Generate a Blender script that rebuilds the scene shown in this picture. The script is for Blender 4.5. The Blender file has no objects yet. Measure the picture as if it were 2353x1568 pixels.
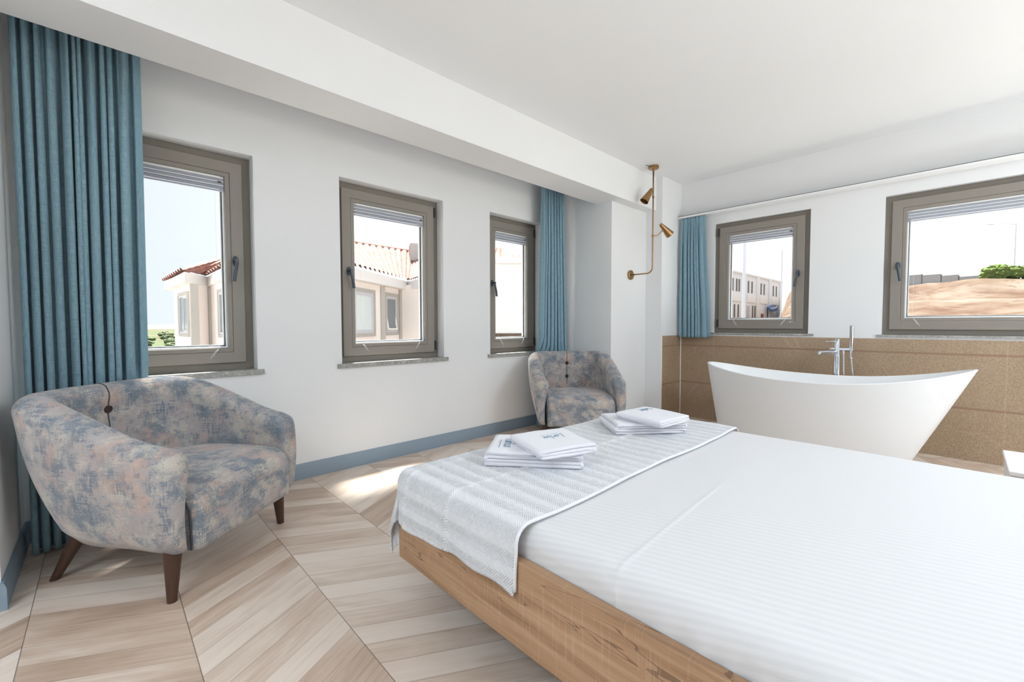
import bpy, bmesh, math, random
from mathutils import Vector, Matrix, noise
R = math.radians
random.seed(7)
scene = bpy.context.scene
COL = scene.collection

# ------------------------------------------------------------------ helpers
class MB:
    """collects shapes into one mesh"""
    def __init__(s): s.bm = bmesh.new(); s.uv = None
    def face(s, vs):
        try: return s.bm.faces.new(vs)
        except ValueError: return None
    def box(s, a, b, M=None):
        xs, ys, zs = zip(a, b)
        P = [Vector((xs[i], ys[j], zs[k])) for i in (0, 1) for j in (0, 1) for k in (0, 1)]
        v = [s.bm.verts.new(M @ p if M else p) for p in P]
        for f in ((0,1,3,2),(4,6,7,5),(0,4,5,1),(2,3,7,6),(0,2,6,4),(1,5,7,3)): s.face([v[i] for i in f])
        return s
    def ring(s, c, ax, r, n=20, ph=0.0):
        ax = Vector(ax).normalized()
        t = Vector((0,0,1)) if abs(ax.z) < .9 else Vector((1,0,0))
        u = ax.cross(t).normalized(); w = ax.cross(u)
        return [s.bm.verts.new(Vector(c)+u*r*math.cos(ph+2*math.pi*i/n)+w*r*math.sin(ph+2*math.pi*i/n)) for i in range(n)]
    def bridge(s, A, B, closed=True):
        n = len(A)
        for i in range(n if closed else n-1): s.face([A[i], A[(i+1)%n], B[(i+1)%n], B[i]])
    def lathe(s, c, ax, prof, n=24, cap0=True, cap1=True):
        """prof: list of (distance along axis, radius)"""
        ax = Vector(ax).normalized(); rs = [s.ring(Vector(c)+ax*d, ax, r, n) for d, r in prof]
        for a, b in zip(rs, rs[1:]): s.bridge(a, b)
        if cap0: s.face(rs[0][::-1])
        if cap1: s.face(rs[-1])
        return s
    def cyl(s, a, b, r, r2=None, n=20):
        a, b = Vector(a), Vector(b); d = (b-a)
        return s.lathe(a, d, [(0, r), (d.length, r if r2 is None else r2)], n)
    def tube(s, pts, r, n=10):
        pts = [Vector(p) for p in pts]; rs = []; pu = None
        for i, p in enumerate(pts):
            t = (pts[min(i+1, len(pts)-1)]-pts[max(i-1, 0)]).normalized()
            if pu is None:
                k = Vector((0,0,1)) if abs(t.z) < .9 else Vector((1,0,0)); u = t.cross(k).normalized()
            else: u = (pu-t*pu.dot(t)).normalized()
            pu = u; w = t.cross(u); rr = r[i] if isinstance(r, (list, tuple)) else r
            rs.append([s.bm.verts.new(p+u*rr*math.cos(2*math.pi*j/n)+w*rr*math.sin(2*math.pi*j/n)) for j in range(n)])
        for a, b in zip(rs, rs[1:]): s.bridge(a, b)
        s.face(rs[0][::-1]); s.face(rs[-1]); return s
    def loft(s, loops, closed=True, caps=True):
        L = [[s.bm.verts.new(p) for p in lp] for lp in loops]
        for a, b in zip(L, L[1:]): s.bridge(a, b, closed)
        if caps and closed: s.face(L[0][::-1]); s.face(L[-1])
        return L
    def prism(s, pts, z0, z1):
        s.loft([[Vector((x, y, z0)) for x, y in pts], [Vector((x, y, z1)) for x, y in pts]]); return s
    def build(s, name, mat, parent=None, smooth=False, bevel=0, seg=2, sub=0, auto=None):
        bmesh.ops.recalc_face_normals(s.bm, faces=s.bm.faces)
        me = bpy.data.meshes.new(name); s.bm.to_mesh(me); s.bm.free()
        o = bpy.data.objects.new(name, me); COL.objects.link(o); me.materials.append(mat)
        if parent is not None: o.parent = parent
        if smooth or sub or auto:
            for p in me.polygons: p.use_smooth = True
        if auto:
            me.set_sharp_from_angle(angle=R(auto))
        if bevel:
            m = o.modifiers.new('b', 'BEVEL'); m.width = bevel; m.segments = seg; m.limit_method = 'ANGLE'; m.angle_limit = R(40)
            for p in me.polygons: p.use_smooth = True
            me.set_sharp_from_angle(angle=R(35)) if not smooth else None
            m.harden_normals = False
        if sub:
            m = o.modifiers.new('s', 'SUBSURF'); m.levels = sub; m.render_levels = sub
        return o

def empty(name, loc=(0,0,0), rz=0):
    o = bpy.data.objects.new(name, None); COL.objects.link(o); o.location = loc; o.rotation_euler = (0,0,rz); o.empty_display_size = .1
    return o
def tag(o, label=None, cat=None, group=None, kind=None):
    if label: o['label'] = label
    if cat: o['category'] = cat
    if group: o['group'] = group
    if kind: o['kind'] = kind
    return o
def struct(o, label, cat): return tag(o, label, cat, kind='structure')
def copy_tree(o, parent=None):
    kids = [c for c in COL.objects if c.parent == o]
    c = o.copy(); COL.objects.link(c); c.parent = parent
    for k in kids: copy_tree(k, c)
    return c
def sstep(a, b, x):
    t = max(0, min(1, (x-a)/(b-a))); return t*t*(3-2*t)
def lerp(a, b, t): return a+(b-a)*t

# ------------------------------------------------------------------ materials
def srgb(r, g, b):
    f = lambda c: (c/255/12.92 if c/255 <= .04045 else ((c/255+.055)/1.055)**2.4)
    return (f(r), f(g), f(b), 1)
class NT:
    def __init__(s, name):
        s.m = bpy.data.materials.new(name); s.m.use_nodes = True; s.t = s.m.node_tree
        s.p = s.t.nodes['Principled BSDF']
    def n(s, typ, **kw):
        nd = s.t.nodes.new(typ)
        for k, v in kw.items(): setattr(nd, k, v)
        return nd
    def put(s, sock, v):
        if hasattr(v, 'is_output') or isinstance(v, bpy.types.NodeSocket): s.t.links.new(v, sock)
        elif v is not None: sock.default_value = v
    def math(s, op, a, b=None, c=None):
        nd = s.n('ShaderNodeMath', operation=op)
        for i, v in enumerate((a, b, c)):
            if v is not None: s.put(nd.inputs[i], v)
        return nd.outputs[0]
    def coord(s, which='Object'): return s.n('ShaderNodeTexCoord').outputs[which]
    def pos(s): return s.n('ShaderNodeNewGeometry').outputs['Position']
    def sep(s, v):
        nd = s.n('ShaderNodeSeparateXYZ'); s.put(nd.inputs[0], v); return nd.outputs
    def comb(s, x, y, z):
        nd = s.n('ShaderNodeCombineXYZ')
        for i, v in enumerate((x, y, z)): s.put(nd.inputs[i], v)
        return nd.outputs[0]
    def mapping(s, v, scale=(1,1,1), rot=(0,0,0), loc=(0,0,0)):
        nd = s.n('ShaderNodeMapping'); s.put(nd.inputs[0], v)
        nd.inputs[1].default_value = loc; nd.inputs[2].default_value = rot; nd.inputs[3].default_value = scale
        return nd.outputs[0]
    def noise(s, v, scale, detail=2, rough=.5, dist=0):
        nd = s.n('ShaderNodeTexNoise'); s.put(nd.inputs['Vector'], v)
        nd.inputs['Scale'].default_value = scale; nd.inputs['Detail'].default_value = detail
        nd.inputs['Roughness'].default_value = rough; nd.inputs['Distortion'].default_value = dist
        return nd.outputs['Fac']
    def white(s, v):
        nd = s.n('ShaderNodeTexWhiteNoise'); s.put(nd.inputs[0], v); return nd.outputs['Value']
    def ramp(s, f, stops):
        nd = s.n('ShaderNodeValToRGB'); s.put(nd.inputs[0], f); e = nd.color_ramp.elements
        while len(e) < len(stops): e.new(.5)
        for k, (p, c) in zip(e, stops): k.position = p; k.color = c if len(c) == 4 else (*c, 1)
        return nd.outputs[0]
    def mix(s, f, a, b, mode='MIX'):
        nd = s.n('ShaderNodeMix', data_type='RGBA', blend_type=mode)
        s.put(nd.inputs[0], f); s.put(nd.inputs[6], a); s.put(nd.inputs[7], b); return nd.outputs[2]
    def bump(s, hgt, strength=.2, dist=.01):
        nd = s.n('ShaderNodeBump'); s.put(nd.inputs['Height'], hgt)
        nd.inputs['Strength'].default_value = strength; nd.inputs['Distance'].default_value = dist
        s.t.links.new(nd.outputs[0], s.p.inputs['Normal'])
    def set(s, color=None, rough=None, metal=None, spec=None, sheen=None):
        for k, v in (('Base Color', color), ('Roughness', rough), ('Metallic', metal), ('Specular IOR Level', spec), ('Sheen Weight', sheen)):
            if v is not None: s.put(s.p.inputs[k], v)
        return s.m
def plain(name, c, rough=.5, metal=0, var=.03, spec=.5, scale=8):
    t = NT(name); f = t.noise(t.coord(), scale, 3)
    a = tuple(min(1, x*(1-var)) for x in c[:3])+(1,); b = tuple(min(1, x*(1+var)) for x in c[:3])+(1,)
    return t.set(t.mix(f, a, b), rough, metal, spec)

def m_wall():
    t = NT('white_plaster'); p = t.pos()
    f = t.noise(p, 1.3, 3); g = t.noise(t.mapping(p, (60, 60, 25)), 1, 2)
    t.bump(g, .04, .004)
    return t.set(t.mix(f, srgb(230,231,232), srgb(235,236,237)), .75, spec=.3)
def m_floor():
    t = NT('chevron_wood_tile'); x, y, z = t.sep(t.pos())
    W = .41125; xr = t.math('SUBTRACT', x, .188)
    m = t.math('PINGPONG', xr, W)
    col = t.math('FLOOR', t.math('DIVIDE', xr, W))
    v = t.math('SUBTRACT', y, t.math('MULTIPLY', m, .55))
    q = t.math('DIVIDE', t.math('SUBTRACT', v, 1.552), .109)
    k = t.math('FLOOR', q); fr = t.math('FRACT', q)
    rnd = t.white(t.comb(k, col, 0)); rnd2 = t.white(t.comb(k, col, 5))
    grain = t.noise(t.comb(t.math('ADD', t.math('MULTIPLY', m, 2.2), t.math('MULTIPLY', rnd, 30)), t.math('MULTIPLY', v, 60), t.math('MULTIPLY', col, 3.1)), 1, 7, .68, .9)
    broad = t.noise(t.comb(t.math('ADD', t.math('MULTIPLY', m, 3), t.math('MULTIPLY', rnd2, 30)), t.math('MULTIPLY', v, 7), col), 1, 3, .5, .8)
    tone = t.math('ADD', t.math('MULTIPLY', rnd, .36), t.math('ADD', t.math('MULTIPLY', grain, .44), t.math('MULTIPLY', broad, .5)))
    c = t.ramp(tone, [(.30, srgb(158,131,110)), (.50, srgb(196,173,154)), (.72, srgb(222,206,192)), (1.0, srgb(232,221,210))])
    e1 = t.math('MULTIPLY', t.math('MINIMUM', fr, t.math('SUBTRACT', 1.0, fr)), .109*.876)
    e2 = t.math('MINIMUM', m, t.math('SUBTRACT', W, m))
    dark = t.white(t.comb(k, col, 9))
    seam1 = t.math('LESS_THAN', e1, .0011); seam2 = t.math('LESS_THAN', e2, .0016)
    c = t.mix(t.math('MULTIPLY', seam1, t.math('ADD', .25, t.math('MULTIPLY', dark, .5))), c, srgb(120,98,82))
    c = t.mix(t.math('MULTIPLY', seam2, .75), c, srgb(112,94,80))
    t.bump(t.math('SUBTRACT', t.math('MULTIPLY', grain, .3), t.math('MAXIMUM', seam1, seam2)), .12, .003)
    return t.set(c, t.math('ADD', .3, t.math('MULTIPLY', grain, .16)), spec=.45)
def m_tile(axis, joints):
    """sandstone wall tile; axis = world axis that runs along the wall"""
    t = NT('sandstone_tile'); p = t.pos(); s = t.sep(p); z = s[2]; a = s[axis]
    big = t.noise(p, 2.2, 4, .6, .6); fine = t.noise(p, 130, 2, .7)
    c = t.mix(big, srgb(152,128,105), srgb(178,156,131))
    c = t.mix(t.math('MULTIPLY', t.math('GREATER_THAN', fine, .57), .4), c, srgb(196,176,150))
    c = t.mix(t.math('MULTIPLY', t.math('LESS_THAN', fine, .43), .4), c, srgb(128,106,84))
    vein = t.math('ABSOLUTE', t.math('SUBTRACT', t.noise(p, 1.1, 2, .5, 1.2), .5))
    c = t.mix(t.math('MULTIPLY', t.math('LESS_THAN', vein, .003), .16), c, srgb(205,188,164))
    for zj in (.8186, .4019):
        d = t.math('ABSOLUTE', t.math('SUBTRACT', z, zj))
        c = t.mix(t.math('LESS_THAN', d, .0085), c, srgb(150,122,102))
    for j in joints:
        d = t.math('ABSOLUTE', t.math('SUBTRACT', a, j))
        c = t.mix(t.math('MULTIPLY', t.math('LESS_THAN', d, .0018), .6), c, srgb(190,166,140))
    t.bump(fine, .1, .002)
    return t.set(c, .55, spec=.35)
def m_chair():
    t = NT('mottled_upholstery'); o = t.coord()
    # dry brush strokes along the two thread directions, in patches of faded colour
    sv = t.noise(t.mapping(o, (190, 190, 14)), 1, 4, .7); sh = t.noise(t.mapping(o, (16, 16, 210)), 1, 4, .7)
    thr = t.math('ADD', t.math('MULTIPLY', sv, .5), t.math('MULTIPLY', sh, .5))
    def w(loc, scale, lo, hi):
        p = t.noise(t.mapping(o, loc=loc), scale, 4, .6, .3)
        return t.ramp(t.math('ADD', p, t.math('MULTIPLY', t.math('SUBTRACT', thr, .5), 1.35)), [(lo, (0,0,0)), (hi, (1,1,1))])
    c = t.mix(w((0, 0, 0), 8.5, .43, .55), srgb(176,168,166), srgb(122,132,142))
    c = t.mix(t.math('MULTIPLY', w((5.1, 2.2, 7.7), 9.5, .525, .62), .62), c, srgb(204,168,150))
    c = t.mix(t.math('MULTIPLY', w((15.1, 1.2, 3.7), 10.5, .53, .62), .7), c, srgb(208,200,186))
    c = t.mix(t.math('MULTIPLY', w((9.1, 11.2, 1.7), 12, .56, .65), .75), c, srgb(100,116,132))
    fine = t.noise(t.mapping(o, (520, 520, 520)), 1, 2, .7)
    c = t.mix(t.math('MULTIPLY', t.math('GREATER_THAN', fine, .55), .24), c, srgb(100,104,108))
    t.bump(t.math('ADD', fine, thr), .3, .002)
    return t.set(c, .85, spec=.2, sheen=.3)
def m_curtain():
    t = NT('blue_linen_weave'); u, v, _ = t.sep(t.coord('UV'))
    h = t.noise(t.comb(t.math('MULTIPLY', u, 30), t.math('MULTIPLY', v, 900), 0), 1, 3, .6)
    g = t.noise(t.comb(t.math('MULTIPLY', u, 700), t.math('MULTIPLY', v, 25), 3), 1, 3, .6)
    f = t.math('ADD', t.math('MULTIPLY', h, .55), t.math('MULTIPLY', g, .45))
    t.bump(f, .2, .002)
    return t.set(t.ramp(f, [(.35, srgb(104,137,153)), (.5, srgb(130,162,176)), (.66, srgb(158,186,196))]), .85, spec=.2, sheen=.15)
def m_oak(axis=1, dark=1.0):
    t = NT('oak_veneer'); o = t.pos(); s = t.sep(o)
    sc = [34, 34, 34]; sc[axis] = 1.6
    g = t.noise(t.mapping(o, tuple(sc)), 1, 6, .65, .6)
    sc2 = [9, 9, 9]; sc2[axis] = .9
    b = t.noise(t.mapping(o, tuple(sc2)), 1, 3, .5, 1.0)
    f = t.math('ADD', t.math('MULTIPLY', g, .6), t.math('MULTIPLY', b, .4))
    c = t.ramp(f, [(.3, srgb(126,94,68)), (.47, srgb(168,133,102)), (.62, srgb(190,156,124)), (.8, srgb(206,176,145))])
    cr = t.math('ABSOLUTE', t.math('SUBTRACT', b, .5))
    c = t.mix(t.math('MULTIPLY', t.math('LESS_THAN', cr, .0045), .55), c, srgb(84,58,40))
    if axis == 1:
        saw = t.noise(t.comb(t.math('MULTIPLY', s[1], 150), t.math('MULTIPLY', s[2], 5), 0), 1, 2, .6)
        c = t.mix(t.math('MULTIPLY', t.math('GREATER_THAN', saw, .6), .16), c, srgb(220,192,160))
    t.bump(g, .12, .002)
    return t.set(c, .5, spec=.35)
def m_sheet():
    t = NT('white_satin_sheet'); x, y, z = t.sep(t.pos())
    d = t.math('ADD', t.math('MULTIPLY', x, .95), t.math('ADD', t.math('MULTIPLY', y, .30), z))
    s = t.math('GREATER_THAN', t.math('FRACT', t.math('DIVIDE', d, .022)), .5)
    c = t.mix(s, srgb(219,219,221), srgb(224,224,226))
    return t.set(c, t.math('ADD', .42, t.math('MULTIPLY', s, .16)), spec=.4, sheen=.1)
def m_runner():
    t = NT('white_herringbone_cotton'); u, v, _ = t.sep(t.coord('UV'))
    P = .034
    tri = t.math('PINGPONG', u, P/2)
    band = t.math('PINGPONG', u, P)
    line = t.math('SINE', t.math('MULTIPLY', t.math('ADD', v, t.math('MULTIPLY', tri, 1.0)), 2*math.pi/.0085))
    broad = t.math('SINE', t.math('MULTIPLY', u, 2*math.pi/(2*P)))
    hgt = t.math('MULTIPLY', line, t.math('ADD', .6, t.math('MULTIPLY', broad, .4)))
    t.bump(hgt, .6, .004)
    c = t.mix(t.math('MULTIPLY', t.math('ADD', line, 1), .5), srgb(219,221,226), srgb(240,241,243))
    return t.set(c, .9, spec=.15, sheen=.2)
def m_towel():
    t = NT('white_terry_towel'); o = t.coord(); f = t.noise(o, 420, 2, .7)
    t.bump(f, .35, .003)
    return t.set(t.mix(f, srgb(228,228,236), srgb(240,240,245)), .95, spec=.1, sheen=.3)
def m_glass():
    t = NT('clear_glass'); nt = t.t; nt.nodes.remove(t.p)
    out = nt.nodes['Material Output']; tr = t.n('ShaderNodeBsdfTransparent'); gl = t.n('ShaderNodeBsdfGlossy')
    gl.inputs['Roughness'].default_value = .02; tr.inputs[0].default_value = (.97, .985, .98, 1)
    fz = t.n('ShaderNodeFresnel'); fz.inputs[0].default_value = 1.25
    gm = t.n('ShaderNodeNewGeometry'); fac = t.math('MULTIPLY', fz.outputs[0], t.math('SUBTRACT', 1.0, gm.outputs['Backfacing'])); fac = t.math('MINIMUM', fac, .6)
    mx = t.n('ShaderNodeMixShader'); nt.links.new(fac, mx.inputs[0]); nt.links.new(tr.outputs[0], mx.inputs[1]); nt.links.new(gl.outputs[0], mx.inputs[2])
    nt.links.new(mx.outputs[0], out.inputs[0]); return t.m
def m_stone():
    t = NT('grey_marble_sill'); o = t.pos(); f = t.noise(o, 28, 6, .75, 1.2)
    return t.set(t.ramp(f, [(.3, srgb(118,118,116)), (.5, srgb(160,159,155)), (.7, srgb(196,194,188))]), .5)
def m_rooftile():
    t = NT('terracotta_roof_tile'); f = t.noise(t.pos(), 6, 4, .6)
    return t.set(t.ramp(f, [(.3, srgb(136,98,90)), (.55, srgb(160,124,115)), (.75, srgb(174,146,139))]), .8, spec=.2)
def m_ground():
    t = NT('dry_earth_and_scrub'); p = t.pos(); f = t.noise(p, .18, 6, .65, .4); g = t.noise(t.mapping(p, (1, 1, 2)), .9, 5, .7); far = t.noise(p, .02, 5, .6)
    x, y, z = t.sep(p)
    c = t.ramp(f, [(.34, srgb(84,64,52)), (.48, srgb(106,91,79)), (.64, srgb(120,112,103))])
    c = t.mix(t.math('MULTIPLY', t.math('GREATER_THAN', g, .57), .5), c, srgb(88,60,44))
    green = t.math('MULTIPLY', t.math('GREATER_THAN', y, 30), t.math('GREATER_THAN', far, .47))
    c = t.mix(t.math('MULTIPLY', green, .8), c, srgb(84,98,68))
    return t.set(c, .95, spec=.1)
def m_leaf(a, b):
    t = NT('shrub_leaves'); f = t.noise(t.pos(), 3, 5, .7)
    return t.set(t.mix(f, a, b), .8, spec=.2)

M = dict(
    wall=m_wall(), ceil=plain('white_ceiling_paint', srgb(240,241,242), .8, 0, .006, .3, 2), floor=m_floor(),
    tile_b=m_tile(1, (1.885, .83, -.22)), tile_c=m_tile(0, ()),
    chair=m_chair(), curtain=m_curtain(), oak=m_oak(1), oakx=m_oak(0), sheet=m_sheet(), runner=m_runner(), towel=m_towel(),
    glass=m_glass(), stone=m_stone(), base=plain('blue_grey_skirting_paint', srgb(136,152,166), .5, 0, .02),
    frame=plain('taupe_window_profile', srgb(140,133,125), .45, 0, .02, .5, 60),
    frame_d=plain('dark_taupe_window_profile', srgb(122,115,106), .5, 0, .02, .5, 60),
    black=plain('black_hardware', srgb(40,40,42), .4), handle=plain('dark_grey_handle', srgb(72,80,90), .35, .3),
    alu=plain('white_glazing_bead', srgb(240,241,243), .35), gasket=plain('dark_gasket', srgb(70,74,80), .6),
    pleat=plain('grey_pleated_fabric', srgb(176,179,188), .8), pleat_l=plain('pale_pleat_edge', srgb(240,242,246), .6), white=plain('white_lacquer', srgb(240,240,240), .35, 0, .01),
    leg=plain('dark_walnut_leg', srgb(72,48,36), .4, 0, .15, .5, 40), button=plain('dark_brown_button', srgb(66,52,47), .35),
    seam=plain('dark_seam_cord', srgb(72,72,76), .8), tub=plain('white_solid_surface', srgb(240,241,242), .38, 0, .004, .5, 2),
    chrome=plain('polished_chrome', srgb(222,226,232), .07, 1, .01), brass=plain('aged_brass', srgb(166,132,92), .32, 1, .12, .5, 30),
    brass_in=plain('dark_brass_inside', srgb(110,78,48), .45, 1, .1), cord=plain('clear_nylon_cord', srgb(240,240,240), .4),
    plinth=plain('dark_bed_plinth', srgb(74,60,50), .7), ink=plain('teal_embroidery', srgb(92,140,164), .8),
    stucco=plain('pale_pink_stucco', srgb(246,240,237), .9, 0, .02, .2, 1), grey=plain('grey_render_strip', srgb(176,173,169), .9),
    fascia=plain('white_fascia', srgb(232,231,230), .9), rooft=m_rooftile(), pale=plain('pale_grey_shutter', srgb(196,198,204), .6),
    dglass=plain('dark_window_glass', srgb(120,128,134), .15), lglass=plain('pale_window_glass', srgb(206,218,220), .1),
    ground=m_ground(), slot=plain('dark_window_slot', srgb(96,94,94), .4), bwhite=plain('white_concrete', srgb(238,239,240), .9, 0, .02, .2, .5),
    door=plain('brown_door', srgb(150,104,84), .6), sign=plain('blue_sign', srgb(74,116,188), .5), signw=plain('white_sign_lettering', srgb(236,240,248), .5),
    pole=plain('galvanised_pole', srgb(226,232,240), .5, .2), fence=plain('grey_sheet_fence', srgb(168,169,171), .7), post=plain('dark_fence_post', srgb(110,106,104), .7),
    shrub=m_leaf(srgb(84,104,50), srgb(122,140,76)), tree=m_leaf(srgb(80,94,68), srgb(116,126,96)),
    yard=plain('pale_bounce_yard', srgb(226,222,214), .9, 0, .03, .2, .5),  # unseen ground, made pale to bounce sunlight up into the room
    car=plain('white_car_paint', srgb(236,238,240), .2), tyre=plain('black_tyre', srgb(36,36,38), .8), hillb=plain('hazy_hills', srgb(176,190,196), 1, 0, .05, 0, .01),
)

# ------------------------------------------------------------------ room constants (metres)
YA, XB, H = 3.118, 4.837, 2.644          # wall with three windows, wall with the tub, ceiling
X0, Y0 = -2.2, -4.4                      # far ends of the room behind the camera
YBM, ZBM, YPK = 2.34, 2.288, 2.64        # beam front, beam underside, curtain pocket edge
XF1, YF2, XF3, YF4 = 3.707, 2.457, 4.379, 2.27
T = .28                                  # outer wall thickness
WIN_A = [(-.178, .712), (1.255, 2.146), (2.674, 3.40)]; ZA0, ZA1 = .775, 2.122
WIN_B = [(1.025, 1.897), (-1.02, .496)]; ZB0, ZB1 = .965, 2.138

def wall_with_holes(mb, s0, s1, holes, z0, z1, put):
    """solid wall along s with rectangular holes [(a,b,za,zb)]; put(a,b,z0,z1) adds a box"""
    cur = s0
    for a, b, za, zb in sorted(holes):
        if a > cur: put(cur, a, z0, z1)
        if za > z0: put(a, b, z0, za)
        if zb < z1: put(a, b, zb, z1)
        cur = b
    if cur < s1: put(cur, s1, z0, z1)

# floor, ceiling
o = MB().box((X0-.3, Y0-.3, -.2), (XB+T, YA+T, 0)).build('floor', M['floor']); struct(o, 'pale wood-look floor tiles laid in a chevron pattern', 'floor')
o = MB().box((X0-.3, Y0-.3, H), (XB+T, YA+T, H+.2)).build('ceiling', M['ceil']); struct(o, 'plain white painted ceiling', 'ceiling')
mb = MB(); wall_with_holes(mb, X0-.3, XB+T, [(a, b, ZA0-.03, ZA1) for a, b in WIN_A], 0, H, lambda a, b, z, w: mb.box((a, YA, z), (b, YA+T, w)))
struct(mb.build('wall_left', M['wall']), 'white wall with three upright windows in a row', 'wall')
WIN_R = [(-3.6, -1.5)]                    # unseen opening added behind the camera to let in more daylight
mb = MB(); wall_with_holes(mb, Y0-.3, YA, [(a, b, ZB0-.02, ZB1) for a, b in WIN_B]+[(a, b, .1, 2.3) for a, b in WIN_R], 0, H, lambda a, b, z, w: mb.box((XB, a, z), (XB+T, b, w)))
struct(mb.build('wall_right', M['wall']), 'white wall above the bathtub with two windows', 'wall')
GL = (.2, 4.5)  # span of the unseen opening added in the back wall for daylight
mb = MB(); wall_with_holes(mb, X0-.3, XB, [(GL[0], GL[1], .05, 2.4)], 0, H, lambda a, b, z, w: mb.box((a, Y0-.3, z), (b, Y0, w)))
struct(mb.build('wall_back', M['wall']), 'white wall with added glazing behind the camera', 'wall')
o = MB().box((X0-.3, Y0, 0), (X0, YA, H)).build('wall_side', M['wall']); struct(o, 'plain white wall behind the camera', 'wall')
o = MB().box((X0, 2.443, 0), (-.302, YA, H)).build('wall_pier', M['wall']); struct(o, 'white wall pier beside the long curtain', 'wall')
o = MB().box((-.302, YBM, ZBM), (XF3, YPK, H)).build('wall_left_beam', M['wall']); struct(o, 'white dropped beam along the ceiling above the windows', 'beam')
o = MB().box((X0, YBM, ZBM), (-.302, 2.443, H)).build('wall_pier_beam', M['wall']); struct(o, 'white dropped beam above the wall pier', 'beam')
o = MB().box((XF1, YF2, 0), (XF3, YA, H)).build('wall_left_column', M['wall']); struct(o, 'white column in the corner behind the far armchair', 'column')
o = MB().box((XF3, YF4, 0), (XB, YA, H)).build('wall_right_pilaster', M['wall']); struct(o, 'white corner pilaster beside the short curtain', 'column')
# sandstone wainscot
ZT = .931
mb = MB(); mb.box((XB-.012, Y0, 0), (XB-.0005, YF4-.001, ZT)); struct(mb.build('wall_right_tiling', M['tile_b'], bevel=.002), 'sandstone tile wainscot on the wall behind the bathtub', 'wall tiling')
mb = MB(); mb.box((XF3+.001, YF4-.012, 0), (XB-.013, YF4-.0005, ZT)); struct(mb.build('wall_pilaster_tiling', M['tile_c'], bevel=.002), 'sandstone tile wainscot on the corner pilaster', 'wall tiling')
o = MB().box((XB-.020, YF4-.020, 0), (XB-.012, YF4-.012, ZT)).build('trim_1', M['white'], bevel=.002); struct(o, 'white corner bead where the two tiled walls meet', 'trim')
o = MB().box((XF3-.002, YF4-.014, 0), (XF3+.008, YF4-.0005, ZT)).build('trim_2', M['white'], bevel=.002); struct(o, 'white edge bead on the tiled pilaster', 'trim')

# skirting
def skirt(name, p, q, nrm, label):
    p, q, nrm = Vector((*p, 0)), Vector((*q, 0)), Vector((*nrm, 0))
    prof = [(0, 0), (.015, 0), (.015, .083), (.013, .087), (.013, .091), (.008, .104), (.004, .106), (0, .106)]
    mb = MB(); mb.loft([[c+nrm*d+Vector((0, 0, z)) for d, z in prof] for c in (p, q)])
    return struct(mb.build(name, M['base'], auto=30), label, 'skirting board')
skirt('baseboard_left', (-.302, YA), (2.36, YA), (0, -1), 'blue-grey skirting board under the row of windows')
skirt('baseboard_left_end', (2.3603, YA), (XF1, YA), (0, -1), 'blue-grey skirting board joint piece behind the far armchair')
skirt('baseboard_pier', (-.302, 2.428), (-.302, YA-.015), (1, 0), 'blue-grey skirting board on the pier behind the curtain')
skirt('baseboard_pier_front', (X0, 2.443), (-.3022, 2.443), (0, -1), 'blue-grey skirting board on the front of the wall pier')
skirt('baseboard_column', (XF1, YF2-.015), (XF1, YA), (-1, 0), 'blue-grey skirting board on the side of the column')
skirt('baseboard_column_front', (XF1-.015, YF2), (XF3, YF2), (0, -1), 'blue-grey skirting board on the front of the column')

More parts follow.
